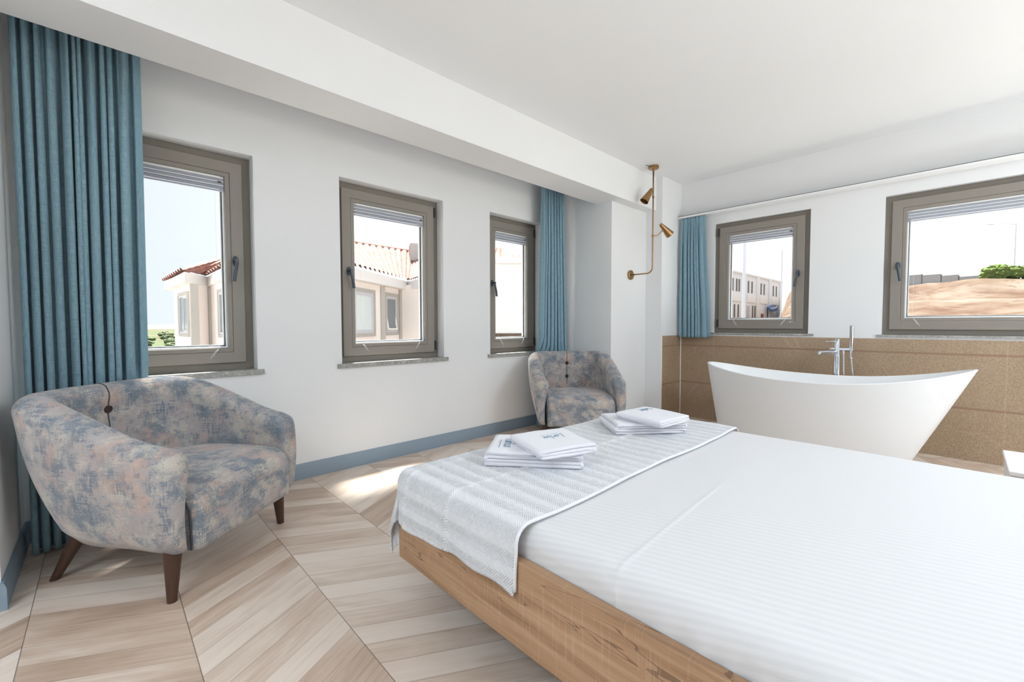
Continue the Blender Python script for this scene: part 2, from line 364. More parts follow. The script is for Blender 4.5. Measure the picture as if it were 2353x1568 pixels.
# ------------------------------------------------------------------ windows
def rect_ring(mb, u0, u1, z0, z1, w, d0, d1):
    """mitred rectangular frame, width w, from depth d0 (room side) to d1"""
    def loop(a, b, c, d, y): return [Vector((a, y, c)), Vector((b, y, c)), Vector((b, y, d)), Vector((a, y, d))]
    L = [loop(u0, u1, z0, z1, d1), loop(u0, u1, z0, z1, d0), loop(u0+w, u1-w, z0+w, z1-w, d0), loop(u0+w, u1-w, z0+w, z1-w, d1)]
    V = [[mb.bm.verts.new(p) for p in lp] for lp in L]
    for a, b in zip(V, V[1:]+V[:1]): mb.bridge(a, b)
def make_window(n, wall, u0, u1, z0, z1, handle, label, blabel, rd=.095, sill_t=.03, sill_x=.033, sill_out=.02, blind=True):
    root = empty('window_%d' % n, (0, YA, 0) if wall == 'A' else (XB, 0, 0), 0 if wall == 'A' else R(-90))
    struct(root, label, 'window')
    fw, sw = .045, .094
    mb = MB(); rect_ring(mb, u0, u1, z0, z1, fw+.02, rd, rd+.07); mb.build('frame', M['frame_d'], root, bevel=.002)
    a, b, c, d = u0+fw, u1-fw, z0+fw, z1-fw; sd = rd-.018
    mb = MB(); rect_ring(mb, a, b, c, d, .068, sd, rd+.055); mb.build('sash', M['frame'], root, bevel=.004)
    mb = MB(); rect_ring(mb, a+.0685, b-.0685, c+.0685, d-.0685, .026, sd+.003, rd+.02); bead = mb.build('glazing_bead', M['frame'], root, bevel=.003)
    ga, gb, gc, gd = a+sw, b-sw, c+sw, d-sw
    mb = MB(); rect_ring(mb, ga, gb, gc, gd, .011, rd+.006, rd+.021); sp = mb.build('inner_bead', M['alu'], root, bevel=.002)
    mb = MB(); rect_ring(mb, ga+.002, gb-.002, gc+.002, gd-.002, .014, rd+.022, rd+.027); mb.build('gasket', M['gasket'], root)
    mb = MB(); rect_ring(mb, ga+.002, gb-.002, gc+.002, gd-.002, .018, rd+.034, rd+.05); mb.build('outer_bead', M['alu'], root)
    MB().box((ga, rd+.0275, gc), (gb, rd+.0335, gd)).build('pane', M['glass'], root)
    # handle on the chosen stile
    hu = (a+.047) if handle == 'L' else (b-.047); hz = 1.462 if wall == 'A' else 1.545
    mb = MB(); mb.lathe((hu, sd, hz), (0, -1, 0), [(0, .017), (.007, .017), (.010, .014)], 20)
    for v in mb.bm.verts: v.co.z = hz+(v.co.z-hz)*1.9
    hd = mb.build('handle', M['handle'], root, auto=40)
    mb = MB(); mb.lathe((hu, sd-.008, hz), (0, -1, 0), [(0, .009), (.03, .008), (.036, .010), (.044, .009)], 16)
    k = .012 if handle == 'L' else -.012
    mb.tube([(hu, sd-.04, hz+.01), (hu+k*.2, sd-.045, hz-.03), (hu+k, sd-.05, hz-.08), (hu+k*1.6, sd-.047, hz-.13)], [.010, .0095, .010, .0105], 12)
    mb.build('lever', M['handle'], hd, auto=40)
    hx = (b+.006) if handle == 'L' else (a-.006)
    for zz in (c+.02, d-.09):
        mb = MB(); mb.box((hx-.008, sd-.006, zz), (hx+.008, rd+.004, zz+.075)); mb.cyl((hx, sd-.004, zz-.004), (hx, sd-.004, zz+.079), .007)
        mb.build('hinge', M['black'], root, auto=40)
    mb = MB(); mb.box((u0-sill_x, -sill_out, z0-sill_t), (u1+sill_x, .0, z0)); mb.box((u0+.001, 0, z0-sill_t), (u1-.001, rd+.07, z0))
    mb.build('sill', M['stone'], root)
    if not blind: return root
    # pleated blind drawn up at the head of the glass
    bl = empty('pleated_blind', root.location, root.rotation_euler.z); tag(bl, blabel, 'blind', 'pleated window blinds')
    by = rd-.002
    MB().box((ga+.022, by, gd-.013), (gb-.022, by+.007, gd-.001)).build('head_rail', M['white'], bl, bevel=.001)
    zt = gd-.014; n_p, ph = 3, .0235
    for i in range(n_p):
        za = zt-i*ph; z_b = za-ph+.005
        pf = [(by+.008, za), (by+.001, za-.001), (by-.005, (za+z_b)/2), (by+.001, z_b+.001), (by+.008, z_b)]
        mb = MB(); mb.loft([[Vector((u_, y, z)) for y, z in pf] for u_ in (ga+.003, gb-.003)]); mb.build('pleat', M['pleat'], bl, auto=60)
        if i < n_p-1: MB().box((ga+.003, by-.0045, z_b-.0048), (gb-.003, by+.006, z_b-.0002)).build('pleat_edge', M['pleat_l'], bl)
    zb = zt-n_p*ph
    MB().box((ga+.003, by-.004, zb-.010), (gb-.003, by+.007, zb)).build('bottom_rail', M['pleat'], bl, bevel=.002)
    MB().box((ga+.03, by-.003, gc+.001), (gb-.03, by+.006, gc+.010)).build('lower_rail', M['white'], bl, bevel=.002)
    for sx, e in ((ga+.05, 1), (gb-.05, -1)):
        mb = MB()
        for q in (0, 1): mb.tube([(sx+.004*q, by-.004, gc+.004), (sx+e*(.012+.006*q), sd-.006, gc-.014), (sx+e*(.026+.008*q), sd-.005, gc-.034), (sx+e*(.034+.014*q), sd-.005, gc-.052-.01*q)], .0011, 6)
        mb.build('cord_tail', M['cord'], bl)
    for sx in (ga+.05, gb-.05): MB().tube([(sx, by+.004, zb), (sx, by+.004, gc+.008)], .0005, 5).build('guide_cord', M['cord'], bl)
    MB().box((gb-.035 if wall == 'A' else gb-.035, by-.006, zt-.030), (gb-.015, by-.001, zt-.020)).build('cord_lock', M['gasket'], bl)
    return root
make_window(1, 'A', *WIN_A[0], ZA0, ZA1, 'R', 'grey framed window half covered by the long curtain', 'grey pleated blind drawn up in the window beside the long curtain')
make_window(2, 'A', *WIN_A[1], ZA0, ZA1, 'L', 'grey framed window in the middle of the left wall', 'grey pleated blind drawn up in the middle window facing tiled roofs')
make_window(3, 'A', *WIN_A[2], ZA0, ZA1, 'L', 'grey framed window behind the far armchair and curtain', 'grey pleated blind drawn up in the window above the far armchair')
make_window(4, 'B', -WIN_B[0][1], -WIN_B[0][0], ZB0, ZB1, 'R', 'small grey framed window beside the short curtain', 'grey pleated blind drawn up in the small window beside the short curtain', .03, .018, .045, .012)
make_window(5, 'B', -WIN_B[1][1], -WIN_B[1][0], ZB0, ZB1, 'L', 'wide grey framed window above the right end of the bathtub', 'grey pleated blind drawn up in the wide window looking onto the hill', .045, .02, .03, .012)
# unseen glazing added behind the camera so more daylight reaches the room
def glazing(n, loc, rz, u0, u1, z0, z1, parts, label):
    root = struct(empty('window_%d' % n, loc, rz), label, 'window')
    mb = MB(); rect_ring(mb, u0, u1, z0, z1, .06, .05, .12); mb.build('frame', M['frame'], root, bevel=.003)
    for i in range(1, parts):
        x = lerp(u0, u1, i/parts); MB().box((x-.03, .055, z0+.06), (x+.03, .115, z1-.06)).build('mullion', M['frame'], root)
    MB().box((u0+.06, .08, z0+.06), (u1-.06, .086, z1-.06)).build('pane', M['glass'], root)
glazing(6, (XB, 0, 0), R(-90), 1.5, 3.6, .1, 2.3, 2, 'tall unseen window added behind the camera for daylight')
glazing(7, (0, Y0, 0), R(180), -GL[1], -GL[0], .05, 2.4, 4, 'wide unseen glazing added behind the camera for daylight')

# ------------------------------------------------------------------ curtains
def curtain(name, p0, p1, q0, q1, z0, z1, folds, amp, label, seed=1, header=0, flat=.1, rows=60, cols=420, sway=.3):
    """top edge p0-p1, bottom edge q0-q1 (plan points); normal fold depth amp"""
    rnd = random.Random(seed)
    ws = [.35+rnd.random()*1.3 for _ in range(folds)]; tot = sum(ws); cum = [0]
    for w in ws: cum.append(cum[-1]+w/tot)
    am = [.4+rnd.random()*.75 for _ in range(folds+1)]
    bmx = bmesh.new(); uvl = bmx.loops.layers.uv.new('UVMap'); G = []; P = []
    d = Vector((p1[0]-p0[0], p1[1]-p0[1], 0)); nrm = Vector((d.y, -d.x, 0)).normalized()
    W = d.length; cloth = W*2.2
    for j in range(rows+1):
        w = j/rows; z = lerp(z1, z0, w); row = []
        for i in range(cols+1):
            s = i/cols
            k = 0
            while k < folds-1 and cum[k+1] < s: k += 1
            t = (s-cum[k])/(cum[k+1]-cum[k])
            ph = 2*math.pi*(k+t)
            a = lerp(am[k], am[k+1], t)
            top = sstep(.0, .35, w)
            drift = (noise.noise(Vector((s*7, w*1.6, seed*3.1)))*.6)
            prim = -math.cos(ph+drift*sway*3)
            sec = math.sin(2*math.pi*(folds*1.9)*s+noise.noise(Vector((s*9, w*2.0, seed)))*2)*(1-top)*.45
            A = amp*a*(.55+.45*top)
            if header and w < header: A *= .55; sec *= .4
            elif header: 
                A *= .6+.4*sstep(header, header+.25, w)*1.1
                if w < header+.04: A *= .55
            edge = 1-sstep(1-flat, 1-flat*.3, s)
            off = (prim*A+sec*amp*.5)*edge+noise.noise(Vector((s*4, w*3, 9+seed)))*amp*.35
            xs = s+math.sin(2*ph)*.16/folds*edge*(.4+.6*top)
            base = Vector((lerp(p0[0], p1[0], xs), lerp(p0[1], p1[1], xs), 0)).lerp(Vector((lerp(q0[0], q1[0], xs), lerp(q0[1], q1[1], xs), 0)), sstep(0, 1, w)*.5+w*.5)
            v = bmx.verts.new(base+nrm*off+Vector((0, 0, z))); row.append(v)
        G.append(row)
    for j in range(rows):
        for i in range(cols):
            f = bmx.faces.new((G[j][i], G[j][i+1], G[j+1][i+1], G[j+1][i])); f.smooth = True
            for lp, (ii, jj) in zip(f.loops, ((i, j), (i+1, j), (i+1, j+1), (i, j+1))): lp[uvl].uv = (ii/cols*cloth/1.0, lerp(z1, z0, jj/rows))
    me = bpy.data.meshes.new(name); bmx.to_mesh(me); bmx.free(); o = bpy.data.objects.new(name, me); COL.objects.link(o); me.materials.append(M['curtain'])
    m = o.modifiers.new('t', 'SOLIDIFY'); m.thickness = .0025
    return tag(o, label, 'curtain')
curtain('curtain', (-.268, 2.95), (.177, 2.95), (-.266, 2.95), (.164, 2.95), .006, 2.60, 12, .045, 'floor-length blue-grey curtain hanging behind the near armchair', 3)
curtain('curtain', (3.25, 2.97), (3.58, 2.97), (3.194, 2.97), (3.655, 2.97), .012, 2.60, 9, .033, 'long blue-grey curtain hanging behind the far armchair', 5, flat=.04)
curtain('curtain', (XB-.085, 2.235), (XB-.085, 1.965), (XB-.085, 2.24), (XB-.085, 1.895), .912, 2.238, 8, .024, 'short blue-grey pleated curtain beside the small window', 8, header=.055, flat=.18)
# curtain track on the tub wall
t = empty('curtain_rail', (XB, 0, 0)); tag(t, 'slim white curtain rail running along the top of the tub wall', 'curtain rail')
MB().box((-.115, -3.9, 2.240), (-.001, 2.262, 2.258)).build('track', M['white'], t, bevel=.002)
MB().box((-.112, -3.9, 2.2585), (-.001, 2.26, 2.2625)).build('painted_shadow_line', M['gasket'], t)  # dark strip painting in the shadow line above the track

# ------------------------------------------------------------------ armchairs
def make_chair():
    root = empty('armchair')
    N = 90
    def plan(s, hw_f, hw_b, yf, yb, n):
        # straight arms for the first/last part, superellipse round the back; y0 = where the curve starts
        y0 = -.08
        La = abs(y0-yf); Lc = 1.15
        tot = 2*La+Lc; d = s*tot
        if d < La: t = d/La; return Vector((-lerp(hw_f, hw_b, t*t*(3-2*t)), lerp(yf, y0, t), 0))
        if d > La+Lc: t = (tot-d)/La; return Vector((lerp(hw_f, hw_b, t*t*(3-2*t)), lerp(yf, y0, t), 0))
        th = math.pi*(1-(d-La)/Lc); c, sn = math.cos(th), math.sin(th)
        return Vector((hw_b*math.copysign(abs(c)**(2/n), c), y0+(yb-y0)*abs(sn)**(2/n), 0))
    S = []
    for i in range(N+1):
        s = i/N; S.append(s)
    YB = .415; ZB_ = .787
    top = [plan(s, .400, .418, -.380, YB, 3.6) for s in S]
    bot = [plan(s, .362, .335, -.375, .295, 2.6) for s in S]
    thick = .125
    def nrm(i, P):
        a, b = P[max(i-1, 0)], P[min(i+1, N)]; t = (b-a).normalized(); return Vector((-t.y, t.x, 0))   # outward (left side of travel)
    loops = []
    Rt = .075
    # cumulative length for rounding the arm tips
    cl = [0]
    for a, b in zip(top, top[1:]): cl.append(cl[-1]+(b-a).length)
    for i in range(N+1):
        T0, B0 = top[i], bot[i]; n = nrm(i, top)
        if n.dot(T0-Vector((0, 0, 0))) < 0: n = -n
        zt = lerp(.592, ZB_, sstep(-.36, .32, T0.y)**.9)
        e = min(cl[i], cl[-1]-cl[i]); f = 1.0
        if e < Rt: f = math.sqrt(max(0, 1-(1-e/Rt)**2))
        f = lerp(.45, 1, f)
        zt -= (1-f)*.095
        half = thick/2*f; pts = []
        zc = zt-half            # centre of the rounded top
        def mid(z):
            w = max(0, (z-.19)/(zc-.19)); h0 = thick/2*lerp(.42, 1, min(1, w)**.8)
            return B0.lerp(T0, min(w**.85, 1.03))+n*(.018*math.sin(math.pi*min(1, w))-h0), h0*f
        zb = .19+(1-f)*.02
        for k in range(11):
            w = k/10; z = lerp(zb, zc, w); c, hf = mid(z)
            ins = .018*(1-min(1, w*9))**2
            pts.append(c+n*(hf-ins)+Vector((0, 0, z)))
        for k in range(1, 10):
            a = math.pi*k/10; c, hf = mid(zc); pts.append(c+n*half*math.cos(a)+Vector((0, 0, zc+half*math.sin(a))))
        for k in range(9):
            w = k/8; z = lerp(zc, zb, w); c, hf = mid(z); pts.append(c-n*hf+Vector((0, 0, z)))
        loops.append(pts)
    # button tufting dimples on the inner back
    BT = [(0, .668), (0, .535)]
    for lp in loops:
        for p in lp:
            if p.y > .1 and abs(p.x) < .2:
                inner = lp.index(p) >= 18
                if inner:
                    for bx, bz in BT:
                        dd = (p.x-bx)**2+(p.z-bz)**2; p.y += .016*math.exp(-dd/.0022)
                    p.y += .006*math.exp(-(p.x/.012)**2)
    mb = MB(); mb.loft(loops); sh = mb.build('shell', M['chair'], root, smooth=True)
    # seat cushion: rounded front roll
    mb = MB(); L = []
    hw, zf0, zf1 = .298, .185, .425
    prof = []
    for k in range(7): prof.append((-.395, lerp(zf0, .34, k/6)))
    for k in range(1, 10): a = math.pi/2*k/9; prof.append((-.395+.085*(1-math.cos(a)), .34+.085*math.sin(a)))
    for k in range(1, 15): prof.append((lerp(-.31, .20, k/14), .425+.012*math.sin(math.pi*k/14)))
    prof += [(.17, .23), (-.2, .185)]
    nx = 40
    for i in range(nx+1):
        u = -1+2*i/nx; x = hw*u
        e = 1-abs(u); rr = .09; f = 1.0
        if e < rr: f = math.sqrt(1-(1-e/rr)**2)
        pts = []
        for y, z in prof:
            zz = zf0+(z-zf0)*lerp(.90, 1, f) if z > .3 else z
            yy = y+(1-f)*.03 if y < -.2 else y
            if y > 0: xs = lerp(1, .80, (y/.2)**2)
            else: xs = 1
            if z > .42: zz += .010*(1-u*u)-.004*math.exp(-((u-.0)/.02)**2)*sstep(-.35, -.2, -abs(y+.1)-.1)
            pts.append(Vector((x*xs, yy, zz)))
        L.append(pts)
    mb.loft(L); seat = mb.build('seat', M['chair'], root, smooth=True)
    # piping down both edges of the seat front and across the middle of the back
    for sx in (-1, 1):
        pts = [(sx*.2985, -.368, .188), (sx*.2995, -.370, .28), (sx*.2985, -.364, .34), (sx*.297, -.348, .372), (sx*.294, -.315, .393), (sx*.285, -.25, .402)]
        MB().tube(pts, .0042, 8).build('piping', M['seam'], seat, smooth=True)
    mid = loops[N//2]
    cap = mid[11:]                                    # over the rounded top and down the inner face
    line = [Vector((0, p.y, p.z)) for p in cap if p.z > .44]
    def inner_y(z):
        c = [p for p in mid[20:]]
        for p, q in zip(c, c[1:]):
            if q.z <= z <= p.z: return lerp(p.y, q.y, (p.z-z)/(p.z-q.z))
        return c[0].y
    cen = Vector((0, YB-thick/2, .45))
    line = [p+Vector((0, -.001, .0008)) for p in line]
    MB().tube(line, .0026, 8).build('back_seam', M['seam'], sh, smooth=True)
    for bx, bz in BT:
        y = inner_y(bz)
        mb = MB(); mb.lathe((bx, y+.004, bz), (0, -1, -.12), [(0, .017), (.008, .019), (.012, .0175), (.0125, .0135), (.0095, .0125), (.009, .001)], 24)
        b = mb.build('button', M['button'], sh, auto=35)
        mb = MB()
        for hx in (-.0045, .0045):
            for hz in (-.0045, .0045): mb.cyl((bx+hx, y-.006, bz+hz), (bx+hx, y-.0058, bz+hz), .002, n=8)
        mb.build('button_hole', M['black'], b)
    # legs
    for (tx, ty), (fx, fy) in (((-.315, -.305), (-.33, -.31)), ((.315, -.305), (.33, -.31)), ((-.215, .20), (-.243, .305)), ((.215, .20), (.243, .305))):
        a, b = Vector((tx, ty, .205)), Vector((fx, fy, 0))
        mb = MB(); rings = []
        for k in range(7):
            w = k/6; c = a.lerp(b, w); r = lerp(.033, .0165, w**.9); rings.append([Vector((c.x+r*math.cos(2*math.pi*j/20), c.y+r*math.sin(2*math.pi*j/20), c.z)) for j in range(20)])
        mb.loft(rings); mb.build('leg', M['leg'], root, smooth=False, auto=40)
    return root
ch = make_chair(); ch.location = (.208, 2.516, 0); ch.rotation_euler.z = R(41)
tag(ch, 'mottled blue and peach tub armchair in front of the long curtain', 'armchair', 'tub armchairs')
c2 = copy_tree(ch); c2.location = (3.205, 2.54, 0); c2.rotation_euler.z = R(-40)
tag(c2, 'mottled blue and peach tub armchair in the far corner beyond the bed', 'armchair', 'tub armchairs')

# the curtains give way where an armchair leans into them
from mathutils.bvhtree import BVHTree
def press(cur, chair):
    sh = [c for c in COL.objects if c.parent == chair and c.name.startswith('shell')][0]
    Mw = Matrix.Translation(chair.location) @ Matrix.Rotation(chair.rotation_euler.z, 4, 'Z')
    vs_ = [Mw @ v.co for v in sh.data.vertices]; T_ = BVHTree.FromPolygons(vs_, [list(p.vertices) for p in sh.data.polygons])
    cache = {}
    def back(ix, iz):
        k = (ix, iz)
        if k not in cache:
            h = T_.ray_cast(Vector((ix*.012, 3.6, iz*.02)), Vector((0, -1, 0)))
            cache[k] = h[0].y if h[0] is not None else -9
        return cache[k]
    def push(ix, iz):
        k = ('p', ix, iz)
        if k not in cache:
            cache[k] = max(back(ix+dx, iz-dz)-abs(dx)*.005-max(0, dz)*.010-max(0, -dz)*.005 for dx in range(-9, 10, 3) for dz in range(-12, 16, 2))
        return cache[k]
    for v in cur.data.vertices:
        if v.co.z > 1.1: continue
        lim = push(round(v.co.x/.012), round(v.co.z/.02))+.012
        y = v.co.y
        if y < lim+.025:
            v.co.y = min(3.106, lim+.025*math.exp((y-lim-.025)/.06))
curts = [c for c in COL.objects if c.name.startswith('curtain') and c.get('category') == 'curtain']
press(curts[0], ch); press(curts[1], c2)
# ------------------------------------------------------------------ bed
BX0, BX1, BY1, BY0 = .80, 2.46, 1.475, -.62
bed = empty('bed', ((BX0+BX1)/2, (BY0+BY1)/2, 0)); tag(bed, 'low oak double bed frame on a recessed plinth', 'bed')
L_ = lambda x, y, z: (x-bed.location.x, y-bed.location.y, z)
for a, b in ((BX0, BX0+.03), (BX1-.03, BX1)):
    MB().box(L_(a, BY0, .17), L_(b, BY1, .415)).build('side_rail', M['oak'], bed, bevel=.004)
MB().box(L_(BX0+.0305, BY1-.03, .17), L_(BX1-.0305, BY1, .415)).build('foot_rail', M['oakx'], bed, bevel=.004)
MB().box(L_(BX0-.05, BY0-.06, .0), L_(BX1+.05, BY0-.001, .62)).build('headboard', M['oakx'], bed, bevel=.006)
MB().box(L_(BX0+.0305, BY0, .17), L_(BX1-.0305, BY1-.0305, .20)).build('slat_base', M['plinth'], bed)
MB().box(L_(BX0+.36, BY0, 0), L_(BX1-.36, BY1-.42, .17)).build('plinth', M['plinth'], bed)
# mattress in its fitted sheet
MX0, MX1, MY0, MY1, MZ = BX0+.032, BX1-.032, BY0+.005, BY1+.01, .5
def bed_top(x, y):
    """height of the sheeted mattress top"""
    z = MZ
    z += .004*noise.noise(Vector((x*2.2, y*2.2, 1.7)))
    z += .0022*math.exp(-((y-(.56-.05*(1.3-x)))/.0055)**2)*sstep(1.9, 1.3, x)
    z += .0032*math.exp(-((x-(.925+.02*math.sin(y*3)))/.006)**2)*sstep(.38, .3, y)
    z += .0014*math.exp(-((x-1.35-.1*y)/.008)**2)*sstep(.2, 0, y)
    return z
def rrect(x0, x1, y0, y1, r, n=8):
    P = []
    for cx, cy, a0 in ((x1-r, y1-r, 0), (x0+r, y1-r, 90), (x0+r, y0+r, 180), (x1-r, y0+r, 270)):
        for k in range(n+1): a = R(a0+90*k/n); P.append((cx+r*math.cos(a), cy+r*math.sin(a)))
    return P
mb = MB(); nx, ny = 220, 400; re = .045
G = []
for j in range(ny+1):
    row = []
    for i in range(nx+1):
        u, v = i/nx, j/ny
        x = lerp(MX0, MX1, u); y = lerp(MY0, MY1, v); z = bed_top(x, y)
        e = min(x-MX0, MX1-x, y-MY0, MY1-y)
        if e < re: z -= re*(1-math.sqrt(max(0, 1-(1-e/re)**2)))
        row.append(mb.bm.verts.new((x, y, z)))
    G.append(row)
for j in range(ny):
    for i in range(nx): mb.face([G[j][i], G[j][i+1], G[j+1][i+1], G[j+1][i]])
rim = G[0][:]+[G[j][nx] for j in range(1, ny+1)]+G[ny][-2::-1]+[G[j][0] for j in range(ny-1, 0, -1)]
prev = rim
for z in (.445, .43, .415, .40, .36, .205):
    cur = []
    for v in rim:
        x, y = v.co.x, v.co.y; cx, cy = (MX0+MX1)/2, (MY0+MY1)/2
        w = .003*noise.noise(Vector((x*9, y*9, z*6)))+.004*math.exp(-((y-.53)/.0055)**2)
        if -.1 < y < .45: w += .003*math.sin(y*95+1.5*math.sin(y*23))*(.5-z)*8
        dx = -1 if x <= MX0+1e-4 else (1 if x >= MX1-1e-4 else 0); dy = -1 if y <= MY0+1e-4 else (1 if y >= MY1-1e-4 else 0)
        if dy > 0: dy = 0; w = 0
        cur.append(mb.bm.verts.new((x+dx*w, y+dy*w-(.047 if (v.co.y >= MY1-1e-4 and z < .42) else 0), z)))
    mb.bridge(prev, cur); prev = cur
mb.face(prev)
o = mb.build('mattress', M['sheet'], smooth=True); tag(o, 'mattress in a smooth white satin-striped sheet on the bed frame', 'mattress')

# folded-edge cotton runner over the foot of the bed
def runner():
    EX = BX0-.006; EY = BY1+.018           # planes the drape falls in
    top = MZ+.006
    Y_edge = .815; bm_ = bmesh.new(); uvl = bm_.loops.layers.uv.new('UVMap')
    dropL, dropF, dropR = .185, .30, .17
    RX = BX1+.006
    def bend(d, r=.05):
        """arc-length d past the bend start -> (outward, down)"""
        q = math.pi/2*r
        if d <= 0: return 0, 0
        if d < q: a = d/r; return r*math.sin(a), r*(1-math.cos(a))
        return r, r+(d-q)
    r = .05; xs, ys = EX+r, EY-r; xe = RX-r
    def P(p, q):
        # p: along X from left bend start, q: along Y from foot bend start (positive = onto bed)
        wid = xe-xs
        pl = max(0, -p); pr = max(0, p-wid); qf = max(0, -q)
        x = xs+min(max(p, 0), wid); y = ys-max(q, 0); z = top
        side = pl if pl > 0 else pr; sg = -1 if pl > 0 else 1
        if side > 0 and qf > 0:
            d = math.hypot(side, qf); a = math.atan2(qf, side); o_, dn = bend(d, r)
            hang = max(0, dn-r); fl = 1+.9*sstep(0, .2, hang)*math.sin(2*a)**2
            x += sg*o_*math.cos(a)*fl; y += o_*math.sin(a)*fl; z -= dn
            # corner gathers into one pleat that swings outward
            x += sg*.012*math.sin(a*6)*sstep(.0, .12, hang); y += .012*math.cos(a*6)*sstep(0, .12, hang)
        elif side > 0:
            o_, dn = bend(side, r); x += sg*o_; z -= dn
            hang = max(0, dn-r); x += sg*(.006+.004*math.sin(q*17))*sstep(0, .1, hang)+sg*.007*(math.exp(-((q-.30)/.009)**2)+math.exp(-((q-.045)/.009)**2))*sstep(-.05, .04, hang)
        elif qf > 0:
            o_, dn = bend(qf, r); y += o_; z -= dn
            hang = max(0, dn-r); y += (.006+.006*math.sin(p*15))*sstep(0, .1, hang)
        # raised fold lines and soft rumples on the flat
        z += .006*math.exp(-((q-.30-.02*p)/.0075)**2)+.004*math.exp(-((q-.045)/.007)**2)
        z += .004*noise.noise(Vector((p*6, q*6, 2.2)))+.002
        return Vector((x, y, z))
    wid = xe-xs; qe = ys-Y_edge
    # hem line dips and swells a little
    nu, nv = 260, 200; G = []
    for j in range(nv+1):
        v = j/nv; row = []
        for i in range(nu+1):
            u = i/nu
            q = lerp(-(dropF+.03), qe, v)
            hl = dropL+.012*math.sin(q*9+.6)+.004*math.sin(q*31); hr = dropR+.01*math.sin(q*8)
            p = lerp(-(hl+.03), wid+hr, u)
            qq = lerp(-(dropF+.03+.012*math.sin(p*6)), qe+.006*math.sin(p*7)-.006, v)
            row.append((bm_.verts.new(P(p, qq)), (p, qq)))
        G.append(row)
    for j in range(nv):
        for i in range(nu):
            c = [G[j][i], G[j][i+1], G[j+1][i+1], G[j+1][i]]; f = bm_.faces.new([k[0] for k in c]); f.smooth = True
            for lp, k in zip(f.loops, c): lp[uvl].uv = k[1]
    bmesh.ops.recalc_face_normals(bm_, faces=bm_.faces)
    me = bpy.data.meshes.new('bed_runner'); bm_.to_mesh(me); bm_.free(); o = bpy.data.objects.new('bed_runner', me); COL.objects.link(o); me.materials.append(M['runner'])
    m = o.modifiers.new('t', 'SOLIDIFY'); m.thickness = .006; m.offset = 1
    # rolled hem along the edge on the bed and down the side
    mb = MB(); pts = [P(lerp(-(dropL+.02), wid, k/120), qe+.006*math.sin(lerp(-(dropL+.02), wid, k/120)*7)-.004)+Vector((0, 0, .002)) for k in range(121)]
    h = mb.tube(pts, .0055, 8).build('hem', M['runner'], o, smooth=True)
    return tag(o, 'white herringbone cotton runner draped over the foot of the bed', 'bed runner')
runner()

# ------------------------------------------------------------------ towels
LETTERS = {
 'L': ([[(.25, 2.1), (.12, 1.0), (0, .05), (.35, 0), (.8, .12)]], 1.0),
 'o': ([[(.3+.3*math.cos(a*.524), .5+.5*math.sin(a*.524)) for a in range(13)]], .85),
 'r': ([[(0, 1), (.05, 0)], [(.04, .6), (.25, .95), (.5, .95)]], .75),
 'l': ([[(.15, 2), (.05, .9), (.0, .05), (.15, 0)]], .5),
 'u': ([[(0, 1), (0, .25), (.2, 0), (.5, .15), (.55, 1)], [(.55, .4), (.62, 0)]], .95),
 'x': ([[(0, 1), (.6, 0)], [(.6, 1.05), (-.05, -.1)]], .9)}
def logo(parent, org, rd, size, zf):
    """embroidered script word and a fine line of small letters; rd = reading direction (unit, local plan)"""
    rd = Vector((*rd, 0)).normalized(); up = Vector((-rd.y, rd.x, 0)); mb = MB(); x = 0
    def pt(a, b):
        p = Vector((*org, 0))+rd*a*size+up*b*size; return Vector((p.x, p.y, zf(p.x, p.y)+.0006))
    for chn in 'Lorlux':
        st, adv = LETTERS[chn]
        for s in st: mb.tube([pt(x+a+.15*b, b) for a, b in s], .0009, 6)
        x += adv
    for k in range(11): mb.tube([pt(.4+k*.42, -.75), pt(.4+k*.42+.12, -.62), pt(.4+k*.42+.2, -.78)], .0005, 5)
    return mb.build('embroidered_logo', M['ink'], parent)
